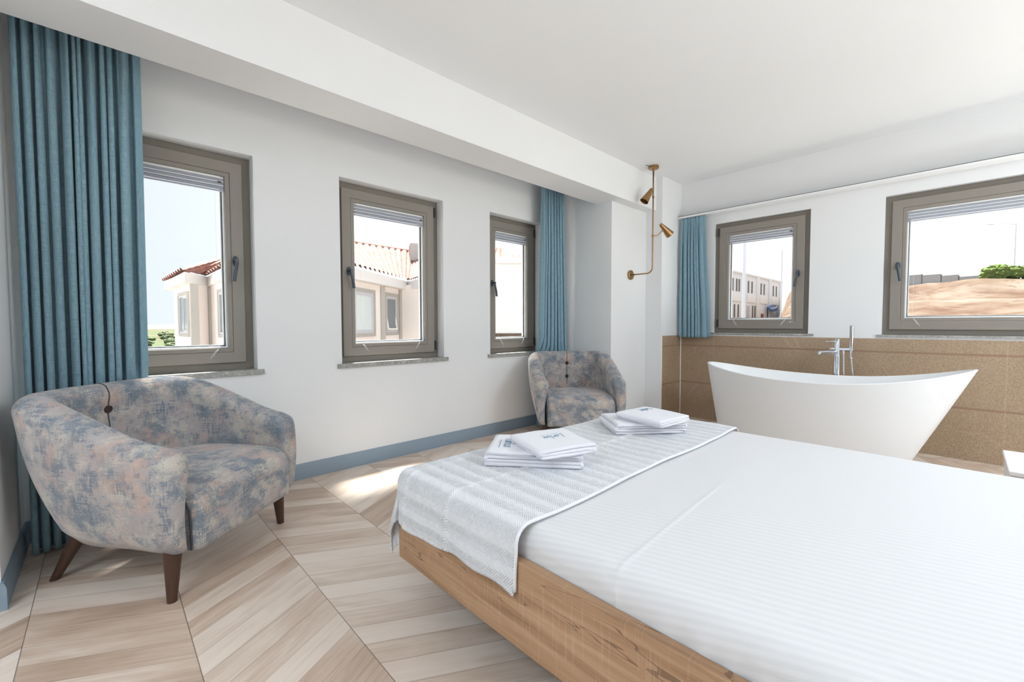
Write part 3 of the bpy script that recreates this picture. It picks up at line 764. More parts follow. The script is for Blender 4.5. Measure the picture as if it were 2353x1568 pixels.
def towel(name, loc, rz, W, D, layers, lt, label, seed, tilt=(0, 0), jitter=.011, log=None, lift=None):
    """towel folded back and forth: W along the visible folds, D deep, layers of thickness lt"""
    rnd = random.Random(seed); root_loc = loc
    ny = 26; nseg = 22
    # serpentine centre line in (x, z), folds at both ends
    path = []
    for k in range(layers):
        z = lt*(k+.5); ins = rnd.uniform(-jitter, jitter)
        xa, xb = -W/2+lt/2+abs(ins), W/2-lt/2-abs(rnd.uniform(0, jitter))
        seg = [(lerp(xa, xb, i/nseg), z) for i in range(nseg+1)]
        if k % 2: seg = seg[::-1]
        path += seg
        if k < layers-1:
            ex = seg[-1][0]; sg = 1 if k % 2 == 0 else -1
            for a in range(1, 6): t = math.pi*a/6-math.pi/2; path.append((ex+sg*lt/2*math.cos(t), z+lt/2+lt/2*math.sin(t)))
    half = lt*.46
    def outline(y, f):
        up_, dn = [], []
        for i, (x, z) in enumerate(path):
            a, b = path[max(i-1, 0)], path[min(i+1, len(path)-1)]; t = Vector((b[0]-a[0], b[1]-a[1])).normalized(); n = Vector((-t.y, t.x))
            w = .0030*noise.noise(Vector((x*13, y*13, z*60+seed)))
            yy = y+jitter*.7*noise.noise(Vector((x*5, z*90, seed*2.0)))*(1 if f else 0)
            h = half
            up_.append(Vector((x+n.x*h, yy, z+n.y*h+w))); dn.append(Vector((x-n.x*h, yy, z-n.y*h+w)))
        return up_+dn[::-1]
    loops = []
    for j in range(ny+1):
        v = j/ny; y = lerp(-D/2, D/2, v); e = min(v, 1-v)
        lp = outline(y, True)
        loops.append(lp)
    mb = MB(); Hh = layers*lt
    L = mb.loft(loops)
    for v in mb.bm.verts:
        x, y, z = v.co
        # soft crown and tilt, sag to the corners
        v.co.z = max(.0008, z*(1-.10*((2*x/W)**6+(2*y/D)**6)*.5)+tilt[0]*(x/W+.5)*(z/Hh)+tilt[1]*(y/D+.5)*(z/Hh))
        if lift: v.co.z += lift(x, y)
    o = mb.build(name, M['towel'], smooth=True)
    o.location = loc; o.rotation_euler.z = rz
    def zf(x, y):
        best = 0
        for v in o.data.vertices:
            if abs(v.co.x-x) < .02 and abs(v.co.y-y) < .02: best = max(best, v.co.z)
        return best
    if log: logo(o, *log, zf)
    return tag(o, label, 'towel', 'folded white towels on the bed runner')
zr = MZ+.0165
r1 = math.atan2(-.294, .242); r2 = math.atan2(-.23, .287)
def ctr(fl, r, W, D, z):   # front-left corner, rotation -> centre
    c, s = math.cos(r), math.sin(r); return (fl[0]+c*W/2-s*D/2, fl[1]+s*W/2+c*D/2, z)
towel('bath_towel', ctr((1.044, 1.267), r1, .385, .265, zr), r1, .385, .265, 4, .0145, 'white folded bath towel at the bottom of the near stack', 11, log=((-.125, .045), (.06, -1), .026))
towel('bath_towel', ctr((1.805, 1.171), r2, .37, .27, zr), r2, .37, .27, 4, .0135, 'white folded bath towel at the bottom of the far stack', 12)
rh1 = math.atan2(-.072, .21); rh2 = math.atan2(.01, .25)
z1 = zr+.0565
towel('hand_towel', (1.272, 1.108, z1), R(-19), .25, .25, 3, .0115, 'white folded hand towel with a script logo on the near stack', 13, log=((.062, .040), (-1, -.06), .019), tilt=(.004, .004))
towel('hand_towel', (2.012, 1.085, zr+.0535), R(-8), .245, .265, 3, .0115, 'white folded hand towel on top of the far stack', 14, log=((.075, .085), (-1, -.12), .017), tilt=(.004, .004))

# ------------------------------------------------------------------ bathtub and its floor tap
tub = empty('bathtub', (4.2, .81, 0)); tag(tub, 'white freestanding slipper bathtub beside the tiled wall', 'bathtub')
def tub_shell():
    n = 96; mb = MB(); Lh = .878
    def rim(a, off=0):
        c, s = math.cos(a), math.sin(a); e = 2.0
        y = (Lh-off)*math.copysign(abs(c)**(2/e), c); x = (.36-off)*math.copysign(abs(s)**(2/1.9), s)
        k = y/Lh
        z = .618+(.082*abs(k)**2.3 if k > 0 else .136*abs(k)**2.1)
        return x, y, z
    def base(a):
        c, s = math.cos(a), math.sin(a)
        y = lerp(-.535, .755, (c+1)/2); x = .235*math.copysign(abs(s)**.9, s)
        return x, y
    loops = []
    for w in [0, .012, .03, .1, .2, .3, .42, .54, .66, .78, .88, .95, .985]:
        lp = []
        for i in range(n):
            a = 2*math.pi*i/n; X, Y, Z = rim(a); bx, by = base(a)
            g = w**.92; f = lerp(g, w, .5)+.05*math.sin(math.pi*w)*(abs(math.sin(a)))
            ins = .012*(1-min(1, w/.03))
            lp.append(Vector((lerp(bx, X, f)*(1-ins), lerp(by, Y, lerp(w, g, .3))*(1-ins*.4), Z*w)))
        loops.append(lp)
    for off, dz in ((0, -.004), (.003, -.0005), (.009, 0), (.015, -.0008), (.018, -.005)):
        loops.append([Vector((*(rim(2*math.pi*i/n, off)[:2]), rim(2*math.pi*i/n)[2]+dz)) for i in range(n)])
    for w in (.92, .8, .65, .5, .38, .3, .26, .245):
        lp = []
        for i in range(n):
            a = 2*math.pi*i/n; X, Y, Z = rim(a, .018); bx, by = base(a); g = ((w-.2)/.8)**.8
            q = max(0, (w-.245)/.755)
            lp.append(Vector((lerp(bx*.8, X, q**.55), lerp(by*.8, Y, q**.7), Z*w)))
        loops.append(lp)
    loops.append([p*1 for p in [Vector((v.x*.4, v.y*.4, .148)) for v in loops[-1]]])
    mb.loft(loops); return mb.build('shell', M['tub'], tub, smooth=True)
tub_shell()
MB().lathe((0, 0, .146), (0, 0, 1), [(0, .03), (.006, .03), (.008, .026)], 24).build('drain', M['chrome'], tub, auto=40)
tap = empty('bath_tap', (4.63, .765, 0)); tag(tap, 'chrome floor-standing bath mixer tap behind the tub', 'bath tap')
MB().lathe((0, 0, 0), (0, 0, 1), [(0, .045), (.012, .045), (.016, .028), (.78, .026), (.785, .023), (.90, .023), (.905, .021), (.915, .021), (.925, .023), (.928, .020)], 28).build('column', M['chrome'], tap, auto=30)
mb = MB(); mb.lathe((0, 0, .812), (-.92, .40, 0), [(0, .016), (.222, .016), (.224, .013), (.205, .0125)], 20); mb.build('spout', M['chrome'], tap, auto=30)
mb = MB(); mb.lathe((0, 0, .905), (-.85, .53, 0), [(0, .005), (.115, .0045), (.117, .003)], 14); mb.build('lever', M['chrome'], tap, auto=30)
mb = MB(); mb.lathe((0, 0, .842), (-.85, .53, .0), [(0, .011), (.05, .011), (.062, .009), (.068, .009)], 16); mb.build('diverter_knob', M['chrome'], tap, auto=30)
mb = MB(); mb.lathe((0, 0, .838), (.06, -1, 0), [(0, .012), (.108, .012), (.11, .010)], 16); mb.build('holder_arm', M['chrome'], tap, auto=30)
hs = MB().lathe((.004, -.096, .83), (-.10, -.03, 1), [(-.06, .006), (-.03, .007), (0, .013), (.02, .014), (.215, .0155), (.217, .0135)], 20).build('hand_shower', M['chrome'], tap, auto=30)
mb = MB(); pts = []
for k in range(40):
    w = k/39; pts.append((.006+.01*math.sin(w*3.1), -.098+.055*sstep(.35, 1, w)-.02*math.sin(w*math.pi), lerp(.775, .09, w) if w < .5 else lerp(.775, .09, w)))
low = [(.0, -.045+.02*math.sin(k), .08-.02*math.sin(math.pi*k/6)) for k in range(1)]
mb.tube(pts, .0065, 10); pts2 = [(.0, -.046, .822), (.0, -.047, .80), (.0, -.050, .70), (.0, -.055, .5), (.002, -.06, .25), (.004, -.052, .1), (.006, -.043, .088)]
mb.tube(pts2, .0065, 10); mb.build('hose', M['chrome'], tap, smooth=True)
MB().cyl((0, -.046, .815), (0, -.046, .838), .009).build('hose_elbow', M['chrome'], tap, auto=30)

# ------------------------------------------------------------------ brass lamp between ceiling and column
lamp = empty('wall_lamp', (4.053, 2.2, 0)); tag(lamp, 'aged brass lamp with two cone shades between ceiling and column', 'wall lamp')
MB().lathe((0, 0, H-.0005), (0, 0, -1), [(0, .052), (.022, .052), (.026, .048)], 32).build('ceiling_plate', M['brass'], lamp, auto=35)
wy = YF2-.0005-2.2
MB().lathe((0, wy, 1.578), (0, -1, 0), [(0, .050), (.018, .050), (.021, .046)], 32).build('wall_plate', M['brass'], lamp, auto=35)
pts = [(0, 0, H-.02), (0, 0, 2.2), (0, 0, 1.8)]
for k in range(9): a = math.pi/2*k/8; pts.append((0, .06*(1-math.cos(a)), 1.638-.06*math.sin(a)))
pts.append((0, wy-.01, 1.578))
MB().tube(pts, .007, 14).build('rod', M['brass'], lamp, smooth=True)
MB().lathe((0, 0, H-.024), (0, 0, -1), [(0, .012), (.03, .010)], 16).build('rod_collar', M['brass'], lamp, auto=35)
for zj, joint, top, tip in ((2.340, (-.012, -.012, 2.350), (-.030, .000, 2.408), (-.112, .052, 2.262)), (1.950, (.035, -.033, 1.955), (.058, -.055, 2.064), (.160, -.100, 1.972))):
    jm = MB(); jm.lathe((0, 0, zj-.014), (0, 0, 1), [(0, .0105), (.028, .0105)], 16)
    joint = Vector(joint); top = Vector(top); tip = Vector(tip); ax = (tip-top).normalized(); att = top+(tip-top)*.42
    jm.tube([(0, 0, zj), Vector((0, 0, zj)).lerp(joint, .8), joint, att], .0055, 10)
    jt = jm.build('shade_joint', M['brass'], lamp, smooth=False, auto=35)
    l = .148
    mb = MB(); mb.lathe(top, ax, [(-.006, .006), (-.006, .014), (0, .018), (.01, .019), (l, .0435), (l, .041), (.03, .020)], 32, cap1=False); sh = mb.build('lamp_shade', M['brass'], lamp, auto=35)
    mb = MB(); mb.lathe(top, ax, [(.03, .008), (.05, .009), (.07, .020), (.095, .024), (.115, .016), (.12, .004)], 20); mb.build('bulb', M['brass_in'], sh, smooth=True)
MB().tube([(-.05, .0, H-.012), (-.075, .012, H-.018), (-.09, .004, H-.016), (-.105, .016, H-.014), (-.122, .014, H-.018)], .0026, 8).build('loose_wire', M['gasket'], lamp, smooth=True)

# ------------------------------------------------------------------ white bedside table beyond the bed
nt = empty('bedside_table', (2.82, -.33, 0)); tag(nt, 'white bedside table on the far side of the bed', 'bedside table')
MB().box((-.21, -.19, .06), (.19, .19, .452)).build('body', M['white'], nt, bevel=.003)
MB().box((-.22, -.196, .453), (.2, .196, .472)).build('top', M['white'], nt, bevel=.003)
for zz in (.08, .27): 
    d = MB().box((.1905, -.18, zz), (.206, .18, zz+.17)).build('drawer', M['white'], nt, bevel=.003)
    MB().cyl((.206, -.05, zz+.12), (.206, .05, zz+.12), .005).build('pull', M['brass'], d, smooth=True)
for x in (-.18, .16):
    for y in (-.16, .16): MB().cyl((x, y, 0), (x, y, .06), .012, .016).build('foot', M['leg'], nt, auto=40)

# ------------------------------------------------------------------ outside: terrain
def terr(phi, r):
    low = -4.0-.0*r
    hi = lerp(-3.2, 1.2, sstep(8, 34, r))
    s = sstep(75, 76.6, phi)
    hill = lerp(1.2, 2.95, sstep(32, 50, r))+(2.45+.5*noise.noise(Vector((phi*.25, r*.2, 0))))*sstep(52, 64, r)+1.3*sstep(66, 95, r)*sstep(82, 76, phi)
    hi = lerp(hi, max(hi, hill) if r > 30 else hi, s)
    k = sstep(47, 60, phi)
    z = lerp(low, hi, k)
    return z+.18*noise.noise(Vector((phi*.6, r*.35, 3)))*sstep(20, 40, r)
mb = MB(); ph = [-22+i*.75 for i in range(190)]; rs = [5.6, 7, 9, 12, 16, 20, 25, 30, 34, 38, 42, 46, 50, 53, 56, 59, 62, 65, 70, 76, 84, 95, 120, 160, 240, 400, 700]
Gd = [[mb.bm.verts.new((r*math.sin(R(p)), r*math.cos(R(p)), terr(p, r))) for r in rs] for p in ph]
for a, b in zip(Gd, Gd[1:]):
    for i in range(len(rs)-1): mb.face([a[i], a[i+1], b[i+1], b[i]])
tag(mb.build('ground', M['ground'], smooth=True), 'sunlit dry sandy ground and hillside outside the windows', 'ground', kind='structure')
o = MB().box((-60, -60, -4.6), (60, 60, -4.3)).build('ground_yard', M['yard']); tag(o, 'unseen yard around the building, pale to bounce light', 'ground', kind='structure')
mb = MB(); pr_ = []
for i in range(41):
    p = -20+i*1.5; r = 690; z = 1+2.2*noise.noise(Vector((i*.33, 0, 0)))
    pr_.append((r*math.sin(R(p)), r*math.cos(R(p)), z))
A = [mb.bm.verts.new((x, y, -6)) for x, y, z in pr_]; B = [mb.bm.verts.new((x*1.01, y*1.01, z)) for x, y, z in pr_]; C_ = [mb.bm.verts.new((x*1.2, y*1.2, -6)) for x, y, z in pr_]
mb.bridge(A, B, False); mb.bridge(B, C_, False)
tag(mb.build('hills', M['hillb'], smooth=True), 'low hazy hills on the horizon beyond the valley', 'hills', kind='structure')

# ------------------------------------------------------------------ outside: houses
def roof_facet(mb, a, b, c, d, pitch=.24, rows=9):
    a, b, c, d = map(Vector, (a, b, c, d)); W = max((b-a).length, (c-d).length); nu = max(8, int(W/pitch)*6)
    nrm = (b-a).cross(d-a); nrm = nrm.normalized() if nrm.length else Vector((0, 0, 1))
    if nrm.z < 0: nrm = -nrm
    nv = rows*2; G = []
    for j in range(nv+1):
        v = j/nv; row = []
        for i in range(nu+1):
            u = i/nu; p = a.lerp(b, u).lerp(d.lerp(c, u), v)
            k = u*int(W/pitch); barrel = abs(math.sin(math.pi*k))**.6*.085
            step = .03*(1-(v*rows) % 1)
            row.append(mb.bm.verts.new(p+nrm*(barrel+step)))
        G.append(row)
    for j in range(nv):
        for i in range(nu): mb.face([G[j][i], G[j][i+1], G[j+1][i+1], G[j+1][i]])
def house_window(root, a, b, z0, z1, out, style):
    """window on the wall line a-b (plan points), out = outward normal"""
    a, b, out = Vector((*a, 0)), Vector((*b, 0)), Vector((*out, 0)).normalized(); t = (b-a).normalized(); W = (b-a).length
    Mx = Matrix((( t.x, out.x, 0, a.x), (t.y, out.y, 0, a.y), (0, 0, 1, 0), (0, 0, 0, 1)))
    def ring(m, u0, u1, c, d, w, d0, d1):
        for q in ((u0, u1, c, c+w), (u0, u1, d-w, d), (u0, u0+w, c+w, d-w), (u1-w, u1, c+w, d-w)): m.box((q[0], d0, q[2]), (q[1], d1, q[3]), Mx)
    m = MB(); ring(m, -.10, W+.10, z0-.10, z1+.10, .10, 0, .06); f = m.build('window_surround', M['grey'], root)
    m = MB(); ring(m, 0, W, z0, z1, .06, .0, .04); ring(m, W*.5-.03 if style == 'double' else .06, W-.06, z0+.06, z1-.06, .045, .0, .035); m.build('window_frame', M['pale'], f)
    MB().box((.05, .0, z0+.05), (W-.05, .02, z1-.05), Mx).build('window_pane', M['dglass'] if style != 'pale' else M['lglass'], f)
    if style == 'tilt':
        m = MB(); Tm = Mx @ Matrix.Translation((0, .05, z0+.08)) @ Matrix.Rotation(R(9), 4, 'X')
        h = z1-z0-.16
        for q in ((.07, W-.07, 0, .05), (.07, W-.07, h-.05, h), (.07, .12, .05, h-.05), (W-.12, W-.07, .05, h-.05)): m.box((q[0], 0, q[2]), (q[1], .04, q[3]), Tm)
        m.build('tilted_sash', M['white'], f)
h1 = empty('house', (4, 15, -4)); tag(h1, 'pale pink house with angular bays and terracotta tiled roof', 'house')
def hp(name, mb, mat, par=h1, **k):
    o = mb.build(name, mat, par, **k)
    if par is h1: o.matrix_parent_inverse = Matrix.Translation((-4, -15, 4))
    return o
walls = [(1.85, 19.4), (2.02, 16.05), (2.52, 16.75), (2.66, 13.2), (2.95, 11.55), (4.7, 11.55), (7.72, 13.95), (7.98, 12.75), (9.3, 12.75), (9.3, 19.4)]
hp('wall', MB().prism(walls, -4.4, 2.45), M['stucco'])
eave = [(1.62, 19.8), (1.736, 15.443), (2.454, 16.633), (2.376, 13.1), (2.7, 11.1), (4.58, 11.1), (7.919, 13.728), (7.62, 12.2), (9.7, 12.2), (9.7, 19.8)]
hp('fascia', MB().prism(eave, 2.30, 2.585), M['fascia'])
mb = MB(); ze = 2.60
RP = [(3.4, 18.0, 3.45), (3.9, 17.2, 3.7), (5.2, 15.2, 4.0), (5.6, 16.6, 4.28), (9.5, 16.2, 4.1)]
roof_facet(mb, (1.60, 19.8, ze), (1.70, 15.38, ze), (3.4, 17.6, 3.45), (3.4, 19.8, 3.45), .42)
roof_facet(mb, (1.70, 15.38, ze), (2.42, 16.60, ze), (3.9, 17.4, 3.6), (3.4, 17.6, 3.45), .42)
roof_facet(mb, (2.42, 16.63, ze), (2.34, 13.05, ze), (4.6, 14.0, 3.85), (3.9, 17.4, 3.6), .42)
roof_facet(mb, (2.34, 13.05, ze), (2.66, 11.05, ze), (4.7, 14.0, 3.85), (4.6, 14.0, 3.85), .3)
roof_facet(mb, (2.66, 11.05, ze), (4.58, 11.05, ze), (5.4, 14.4, 3.95), (4.7, 14.0, 3.85), .3)
roof_facet(mb, (4.56, 11.06, ze), (7.96, 13.72, ze), (9.6, 16.2, 4.08), (5.8, 17.0, 4.32), .27)
roof_facet(mb, (7.96, 13.72, ze), (7.6, 12.15, ze), (9.5, 14.0, 3.3), (9.6, 16.2, 4.08), .27)
roof_facet(mb, (4.56, 11.06, ze), (4.6, 11.08, ze), (5.8, 17.0, 4.32), (4.7, 14.0, 3.85), .3)
hp('roof', mb, M['rooft'], auto=50)
hp('ridge_cap', MB().tube([(5.8, 17.0, 4.36), (7.7, 16.6, 4.24), (9.6, 16.2, 4.12)], .1, 8), M['rooft'], smooth=True)
hp('dormer', MB().prism([(8.9, 15.2), (10.2, 14.6), (10.6, 15.4), (9.3, 16.0)], 3.6, 4.28), M['grey'])
def strip(x, y, w=.11, z0=-4.3, z1=2.3, d=.09): hp('corner_strip', MB().box((x-w, y-d, z0), (x+w, y+d, z1)), M['grey'])
strip(2.02, 16.05, .10); strip(2.52, 16.7, .06); strip(7.72, 13.93, .07)
fd = Vector((7.72-4.7, 13.95-11.55, 0)).normalized(); fo = Vector((fd.y, -fd.x, 0))
def on_facet(t): p = Vector((4.7, 11.55, 0))+fd*t; return (p.x, p.y)
sp_ = on_facet(2.35); strip(sp_[0]+.02, sp_[1]-.02, .07, d=.07)
def hwin(a, b, z0, z1, out, style):
    before = set(COL.objects); house_window(h1, a, b, z0, z1, out, style)
    for o in set(COL.objects)-before:
        if o.parent is h1: o.matrix_parent_inverse = Matrix.Translation((-4, -15, 4))
hwin(on_facet(.55), on_facet(1.72), .80, 2.02, fo[:2], 'pale')
hwin(on_facet(2.62), on_facet(3.52), .80, 2.02, fo[:2], 'tilt')
w1d = Vector((2.02-1.85, 16.05-19.4, 0)).normalized()
pA = Vector((1.85, 19.4, 0))+w1d*1.15; pB = Vector((1.85, 19.4, 0))+w1d*2.55
hwin(pA[:2], pB[:2], .78, 2.02, (-1, -.05), 'double')
w3 = Vector((2.66-2.52, 13.2-16.75, 0)).normalized(); pA = Vector((2.52, 16.75, 0))+w3*1.3; pB = Vector((2.52, 16.75, 0))+w3*2.5
hwin(pA[:2], pB[:2], .78, 2.02, (-1, -.04), 'double')

h2 = empty('house', (12, 13, -4)); tag(h2, 'taller white house with a small tiled roof seen past the far armchair', 'house')
def hq(name, mb, mat, **k):
    o = mb.build(name, mat, h2, **k); o.matrix_parent_inverse = Matrix.Translation((-12, -13, 4)); return o
e1, e2 = Vector((10.2, 12.5, 0)), Vector((12.4, 10.4, 0)); dd = (e2-e1).normalized(); on = Vector((-dd.y, dd.x, 0)); on = on if on.y < 0 else -on
bk = -on*4
hq('wall', MB().prism([e1[:2], e2[:2], (e2+bk)[:2], (e1+bk)[:2]], -4.3, 3.3), M['bwhite'])
q1, q2 = e1+on*.35-dd*-.3, e2+on*.35+dd*.3
hq('fascia', MB().prism([q1[:2], q2[:2], (q2+bk)[:2], (q1+bk)[:2]], 3.28, 3.46), M['fascia'])
mb = MB(); V3 = lambda v, z: (v.x, v.y, z)
roof_facet(mb, V3(q1, 3.47), V3(q1+dd*.75, 3.47), V3(q1+dd*.6+bk*.4, 4.05), V3(q1+dd*.2+bk*.4, 4.05), .2, 5)
roof_facet(mb, V3(q1+dd*.75, 3.47), V3(q2, 3.40), V3(q2+bk*.25, 3.62), V3(q1+dd*.75+bk*.25, 3.7), .2, 3)
hq('roof', mb, M['rooft'], auto=50)
hq('base_course', MB().prism([(e1+on*.06)[:2], (e2+on*.06)[:2], (e2+on*.001)[:2], (e1+on*.001)[:2]], -4.3, .72), M['ground'])
before = set(COL.objects); house_window(h2, (e1+dd*1.72)[:2], (e1+dd*2.5)[:2], 1.55, 2.8, on[:2], 'pale')
for o in set(COL.objects)-before:
    if o.parent is h2: o.matrix_parent_inverse = Matrix.Translation((-12, -13, 4))

# two-storey white block beyond the tub wall
bk_ = empty('office_block', (64, 20.2, 1)); tag(bk_, 'white two-storey block with narrow window slots beyond the small window', 'building')
def hb(name, mb, mat, par=bk_, **k):
    o = mb.build(name, mat, par, **k)
    if par is bk_: o.matrix_parent_inverse = Matrix.Translation((-64, -20.2, -1))
    return o
hb('wall', MB().box((46, 20.2, .4), (78, 34, 7.5)), M['bwhite'])
hb('parapet', MB().box((45.9, 20.05, 7.5), (78.15, 34, 7.72)), M['fascia'])
for x in (56.9, 62.4, 67.5, 73): hb('panel', MB().box((x, 20.08, 3.95), (x+3.3, 20.199, 5.0)), M['white'])
for x in (51.2, 55.2, 61.3, 66.5, 71.9, 77.2): hb('pilaster', MB().box((x-.5, 20.02, .4), (x+.5, 20.199, 7.5)), M['bwhite'])
for x in (53.2, 54.6, 57.3, 58.6, 59.5, 62.9, 64.3, 68.1, 69.45, 73.75, 75.25): hb('window_slot', MB().box((x-.2, 20.13, 5.23), (x+.2, 20.205, 6.8)), M['slot'])
for x in (53.2, 54.4, 56.5, 57.95, 59.3, 64.7, 65.65, 66.9, 71.2, 72.5, 73.45): hb('window_slot', MB().box((x-.18, 20.13, 1.92), (x+.16, 20.205, 3.55)), M['slot'])
hb('shutter', MB().box((62.1, 20.1, 1.2), (63.3, 20.2, 3.5)), M['pale'])
hb('door', MB().box((68.25, 20.08, 1.1), (69.1, 20.2, 2.5)), M['door'])
sg = empty('shop_sign', (71.7, 19.6, 3.35)); tag(sg, 'blue cloud-shaped sign with white script on the white block', 'sign')
mb = MB(); out = []
for k in range(48):
    a = 2*math.pi*k/48; r_ = 1+.06*math.sin(6*a); out.append(Vector((2.0*r_*math.cos(a), 0, .46*r_*math.sin(a))))
mb.loft([[p+Vector((0, -.06, 0)) for p in out], [p+Vector((0, .06, 0)) for p in out]]); mb.build('board', M['sign'], sg)
mb = MB(); mb.tube([(-1.4+.14*k, -.09, .2*math.sin(k*1.35)*(1 if k % 3 else .5)+.012*k-.1) for k in range(21)], .05, 6); mb.build('lettering', M['signw'], sg)
MB().cyl((0, .1, -2.5), (0, .1, 0), .05).build('post', M['pole'], sg)
# street lamps
def street_lamp(loc, hgt, arm, r, label):
    s = empty('street_lamp', loc); tag(s, label, 'street lamp', 'street lamps')
    MB().lathe((0, 0, 0), (0, 0, 1), [(0, r*1.6), (hgt*.3, r*1.2), (hgt, r)], 14).build('pole', M['pole'], s, auto=40)
    a = Vector((*arm, 0)); MB().tube([(0, 0, hgt-.1), a*.5+Vector((0, 0, hgt)), a+Vector((0, 0, hgt))], r*.5, 8).build('arm', M['pole'], s, smooth=True)
    MB().lathe(a+Vector((0, 0, hgt)), a, [(0, .05), (.2, .09), (.6, .06)], 10).build('lamp_head', M['pole'], s, auto=40)
street_lamp((32.6, 10.75, .6), 8.5, (0, -1.5), .085, 'thick pale street lamp pole in front of the white block')
street_lamp((45.9, 11.9, .8), 7.1, (-.8, -1.6), .05, 'thin street lamp with a bent arm right of the white block')
street_lamp((69.4, -3.35, 5), 6.5, (-1.2, 1.6), .055, 'street lamp rising behind the shrubs on the hill')
# car roof below the small window
cr = empty('car', (23.55, 5.9, terr(76, 24.3))); cr.rotation_euler.z = R(60); tag(cr, 'white parked car just below the small window', 'car')
mb = MB(); prof = [(-2, .3), (-2, .8), (-1.5, .95), (-.9, 1.42), (.6, 1.45), (1.3, .98), (2.05, .8), (2.1, .3)]
mb.loft([[Vector((x, -.8, z)) for x, z in prof], [Vector((x, .8, z)) for x, z in prof]]); mb.build('body', M['car'], cr, bevel=.06)
mb = MB(); mb.loft([[Vector((x, y, z)) for x, z in ((-1.25, 1.0), (-.8, 1.36), (.5, 1.38), (1.05, 1.02))] for y in (-.81, .81)]); mb.build('side_window', M['dglass'], cr)
for x in (-1.25, 1.25):
    for y in (-.75, .75): MB().cyl((x, y-.1, .3), (x, y+.1, .3), .3).build('wheel', M['tyre'], cr, auto=40)
# fence on the hill
fe = empty('site_fence', (64, 2, 4.6)); tag(fe, 'grey sheet fence along the top of the sandy hill', 'fence')
FP = [(65.3, 8.0), (65, 5.0), (64.7, 3.4), (64.4, 1.9), (64.0, .6), (63.6, -.9)]
for k, (a, b) in enumerate(zip(FP, FP[1:])):
    a, b = Vector((a[0]-64, a[1]-2, 0)), Vector((b[0]-64, b[1]-2, 0)); h_ = [1.72, 1.8, 1.7, 1.5, 1.25][k]; n_ = Vector((1, 0, 0))*.03
    mb = MB(); mb.loft([[a-n_, b-n_, b+n_, a+n_], [p+Vector((0, 0, h_)) for p in (a-n_, b-n_, b+n_, a+n_)]]); mb.build('sheet', M['fence'], fe)
    MB().cyl(a, a+Vector((0, 0, h_+.12)), .06, n=8).build('post', M['post'], fe)
# shrubs and trees
def shrub(loc, rx, rz, mat, label, cat, group, seed, name='shrub', trunk=.3):
    s = empty(name, loc); tag(s, label, cat, group)
    mb = MB(); bmesh.ops.create_icosphere(mb.bm, subdivisions=4, radius=1)
    for v in mb.bm.verts:
        n_ = v.co.normalized(); k = 1+.38*noise.noise(n_*2.1+Vector((seed*3.3, 0, 0)))+.20*noise.noise(n_*6+Vector((0, seed, 0)))+.1*noise.noise(n_*14)
        v.co = Vector((n_.x*rx*k, n_.y*rx*k, trunk+rz+n_.z*rz*k))
    mb.build('foliage', mat, s, smooth=False); MB().tube([(0, 0, -.5), (.03, 0, trunk*.5), (0, .03, trunk+rz*.6)], [rx*.12, rx*.1, rx*.06], 8).build('stem', M['leg'], s)
TRS = .55
SH = [(63.3, -1.25, .42, .45), (62.9, -1.9, .95, .7), (63.5, -3.0, 1.0, .62), (64.2, -4.1, 1.1, .66), (64.6, -5.2, 1.0, .6)]
for i, (x, y, rx, rz) in enumerate(SH):
    p = math.degrees(math.atan2(x, y)); shrub((x, y, 5.2), rx, rz, M['shrub'], 'bright green shrub on top of the sandy hill', 'shrub', 'shrubs on the hill', i, trunk=.1)
TR = [(6.2, 92, 2.0, 1.1), (8.6, 99, 2.2, 1.0), (3.5, 118, 2.6, 1.3), (10.8, 116, 2.2, 1.2), (6.8, 132, 3.0, 1.3), (12.5, 140, 2.6, 1.4), (9.4, 165, 3.2, 1.5), (15, 176, 3.4, 1.6), (5.4, 190, 4, 1.6), (19, 230, 4.4, 2), (11, 262, 5, 2)]
for i, (x, y, rx, rz) in enumerate(TR): shrub((x, y, -4.1), rx*TRS, rz*TRS, M['tree'], 'small green tree scattered across the dry valley', 'tree', 'trees in the valley', 20+i, 'valley_tree', .2)

# ------------------------------------------------------------------ light
FILL_UP = [((3.4, -2.5, .15), 34)]
FILL_DN = [((2.6, -2.4, H-.04), 62), ((-1.5, .5, H-.04), 22)]
W = bpy.data.worlds.new('sky'); scene.world = W; W.use_nodes = True; nt_ = W.node_tree
bg = nt_.nodes['Background']; tc = nt_.nodes.new('ShaderNodeTexCoord'); sx = nt_.nodes.new('ShaderNodeSeparateXYZ'); nt_.links.new(tc.outputs['Generated'], sx.inputs[0])
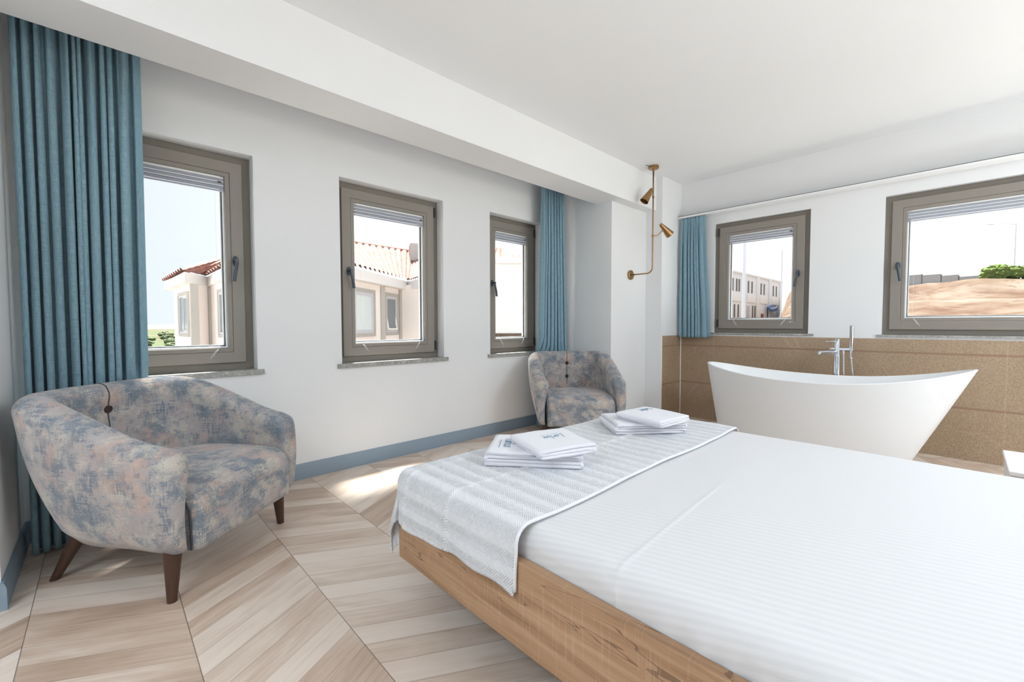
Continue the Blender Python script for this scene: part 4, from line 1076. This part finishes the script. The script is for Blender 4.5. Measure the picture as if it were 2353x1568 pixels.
# hazy summer sky, brighter towards +X, faintly blue away from the sun
mp = nt_.nodes.new('ShaderNodeMapRange'); nt_.links.new(sx.outputs[0], mp.inputs[0]); mp.inputs[1].default_value = 0; mp.inputs[2].default_value = .6
rp = nt_.nodes.new('ShaderNodeValToRGB'); nt_.links.new(mp.outputs[0], rp.inputs[0])
rp.color_ramp.elements[0].color = (.66, .71, .80, 1); rp.color_ramp.elements[1].color = (.98, 1.0, 1.05, 1)
nt_.links.new(rp.outputs[0], bg.inputs[0]); bg.inputs[1].default_value = .74
sun = bpy.data.lights.new('sun', 'SUN'); sun.energy = 11; sun.angle = R(9); sun.color = (1, .96, .9)
so = bpy.data.objects.new('sun', sun); COL.objects.link(so)
so.rotation_euler = Vector((-.32, -.52, -1.5)).to_track_quat('-Z', 'Y').to_euler()

# added fill lights without fittings, unseen behind the camera, to brighten the room
def area(name, loc, size, power, down):
    l = bpy.data.lights.new(name, 'AREA'); l.shape = 'DISK'; l.size = size; l.energy = power; l.color = (.75, .885, 1)
    o = bpy.data.objects.new(name, l); COL.objects.link(o); o.location = loc; o.rotation_euler = (0 if down else math.pi, 0, 0)
for loc, p in FILL_UP: area('fill_light_low', loc, .6, p, False)
for loc, p in FILL_DN: area('fill_light_overhead', loc, 1.3, p, True)
# ------------------------------------------------------------------ camera
f_px, pitch, roll, yaw = 988.95, -.03878, -.00189, .75952
fw = Vector((math.sin(yaw)*math.cos(pitch), math.cos(yaw)*math.cos(pitch), math.sin(pitch)))
rt = Vector((math.cos(yaw), -math.sin(yaw), 0)); up = rt.cross(fw)
r2_ = rt*math.cos(roll)+up*math.sin(roll); u2_ = -rt*math.sin(roll)+up*math.cos(roll)
cam = bpy.data.cameras.new('camera'); co = bpy.data.objects.new('camera', cam); COL.objects.link(co)
co.matrix_world = Matrix(((r2_.x, u2_.x, -fw.x, 0), (r2_.y, u2_.y, -fw.y, 0), (r2_.z, u2_.z, -fw.z, 1.06), (0, 0, 0, 1)))
cam.sensor_fit = 'HORIZONTAL'; cam.sensor_width = 36; cam.lens = 36*f_px/2353; cam.clip_start = .02; cam.clip_end = 2000
scene.camera = co
vs = scene.view_settings; scene.display_settings.display_device = 'sRGB'
vs.view_transform = 'Standard'; vs.look = 'None'; vs.exposure = .84; vs.gamma = 1; vs.use_curve_mapping = False
scene.cycles.use_denoising = True
try: scene.cycles.denoiser = 'OPENIMAGEDENOISE'
except Exception: pass
scene.cycles.max_bounces = 12; scene.cycles.diffuse_bounces = 7; scene.cycles.transparent_max_bounces = 16; scene.cycles.sample_clamp_indirect = 8
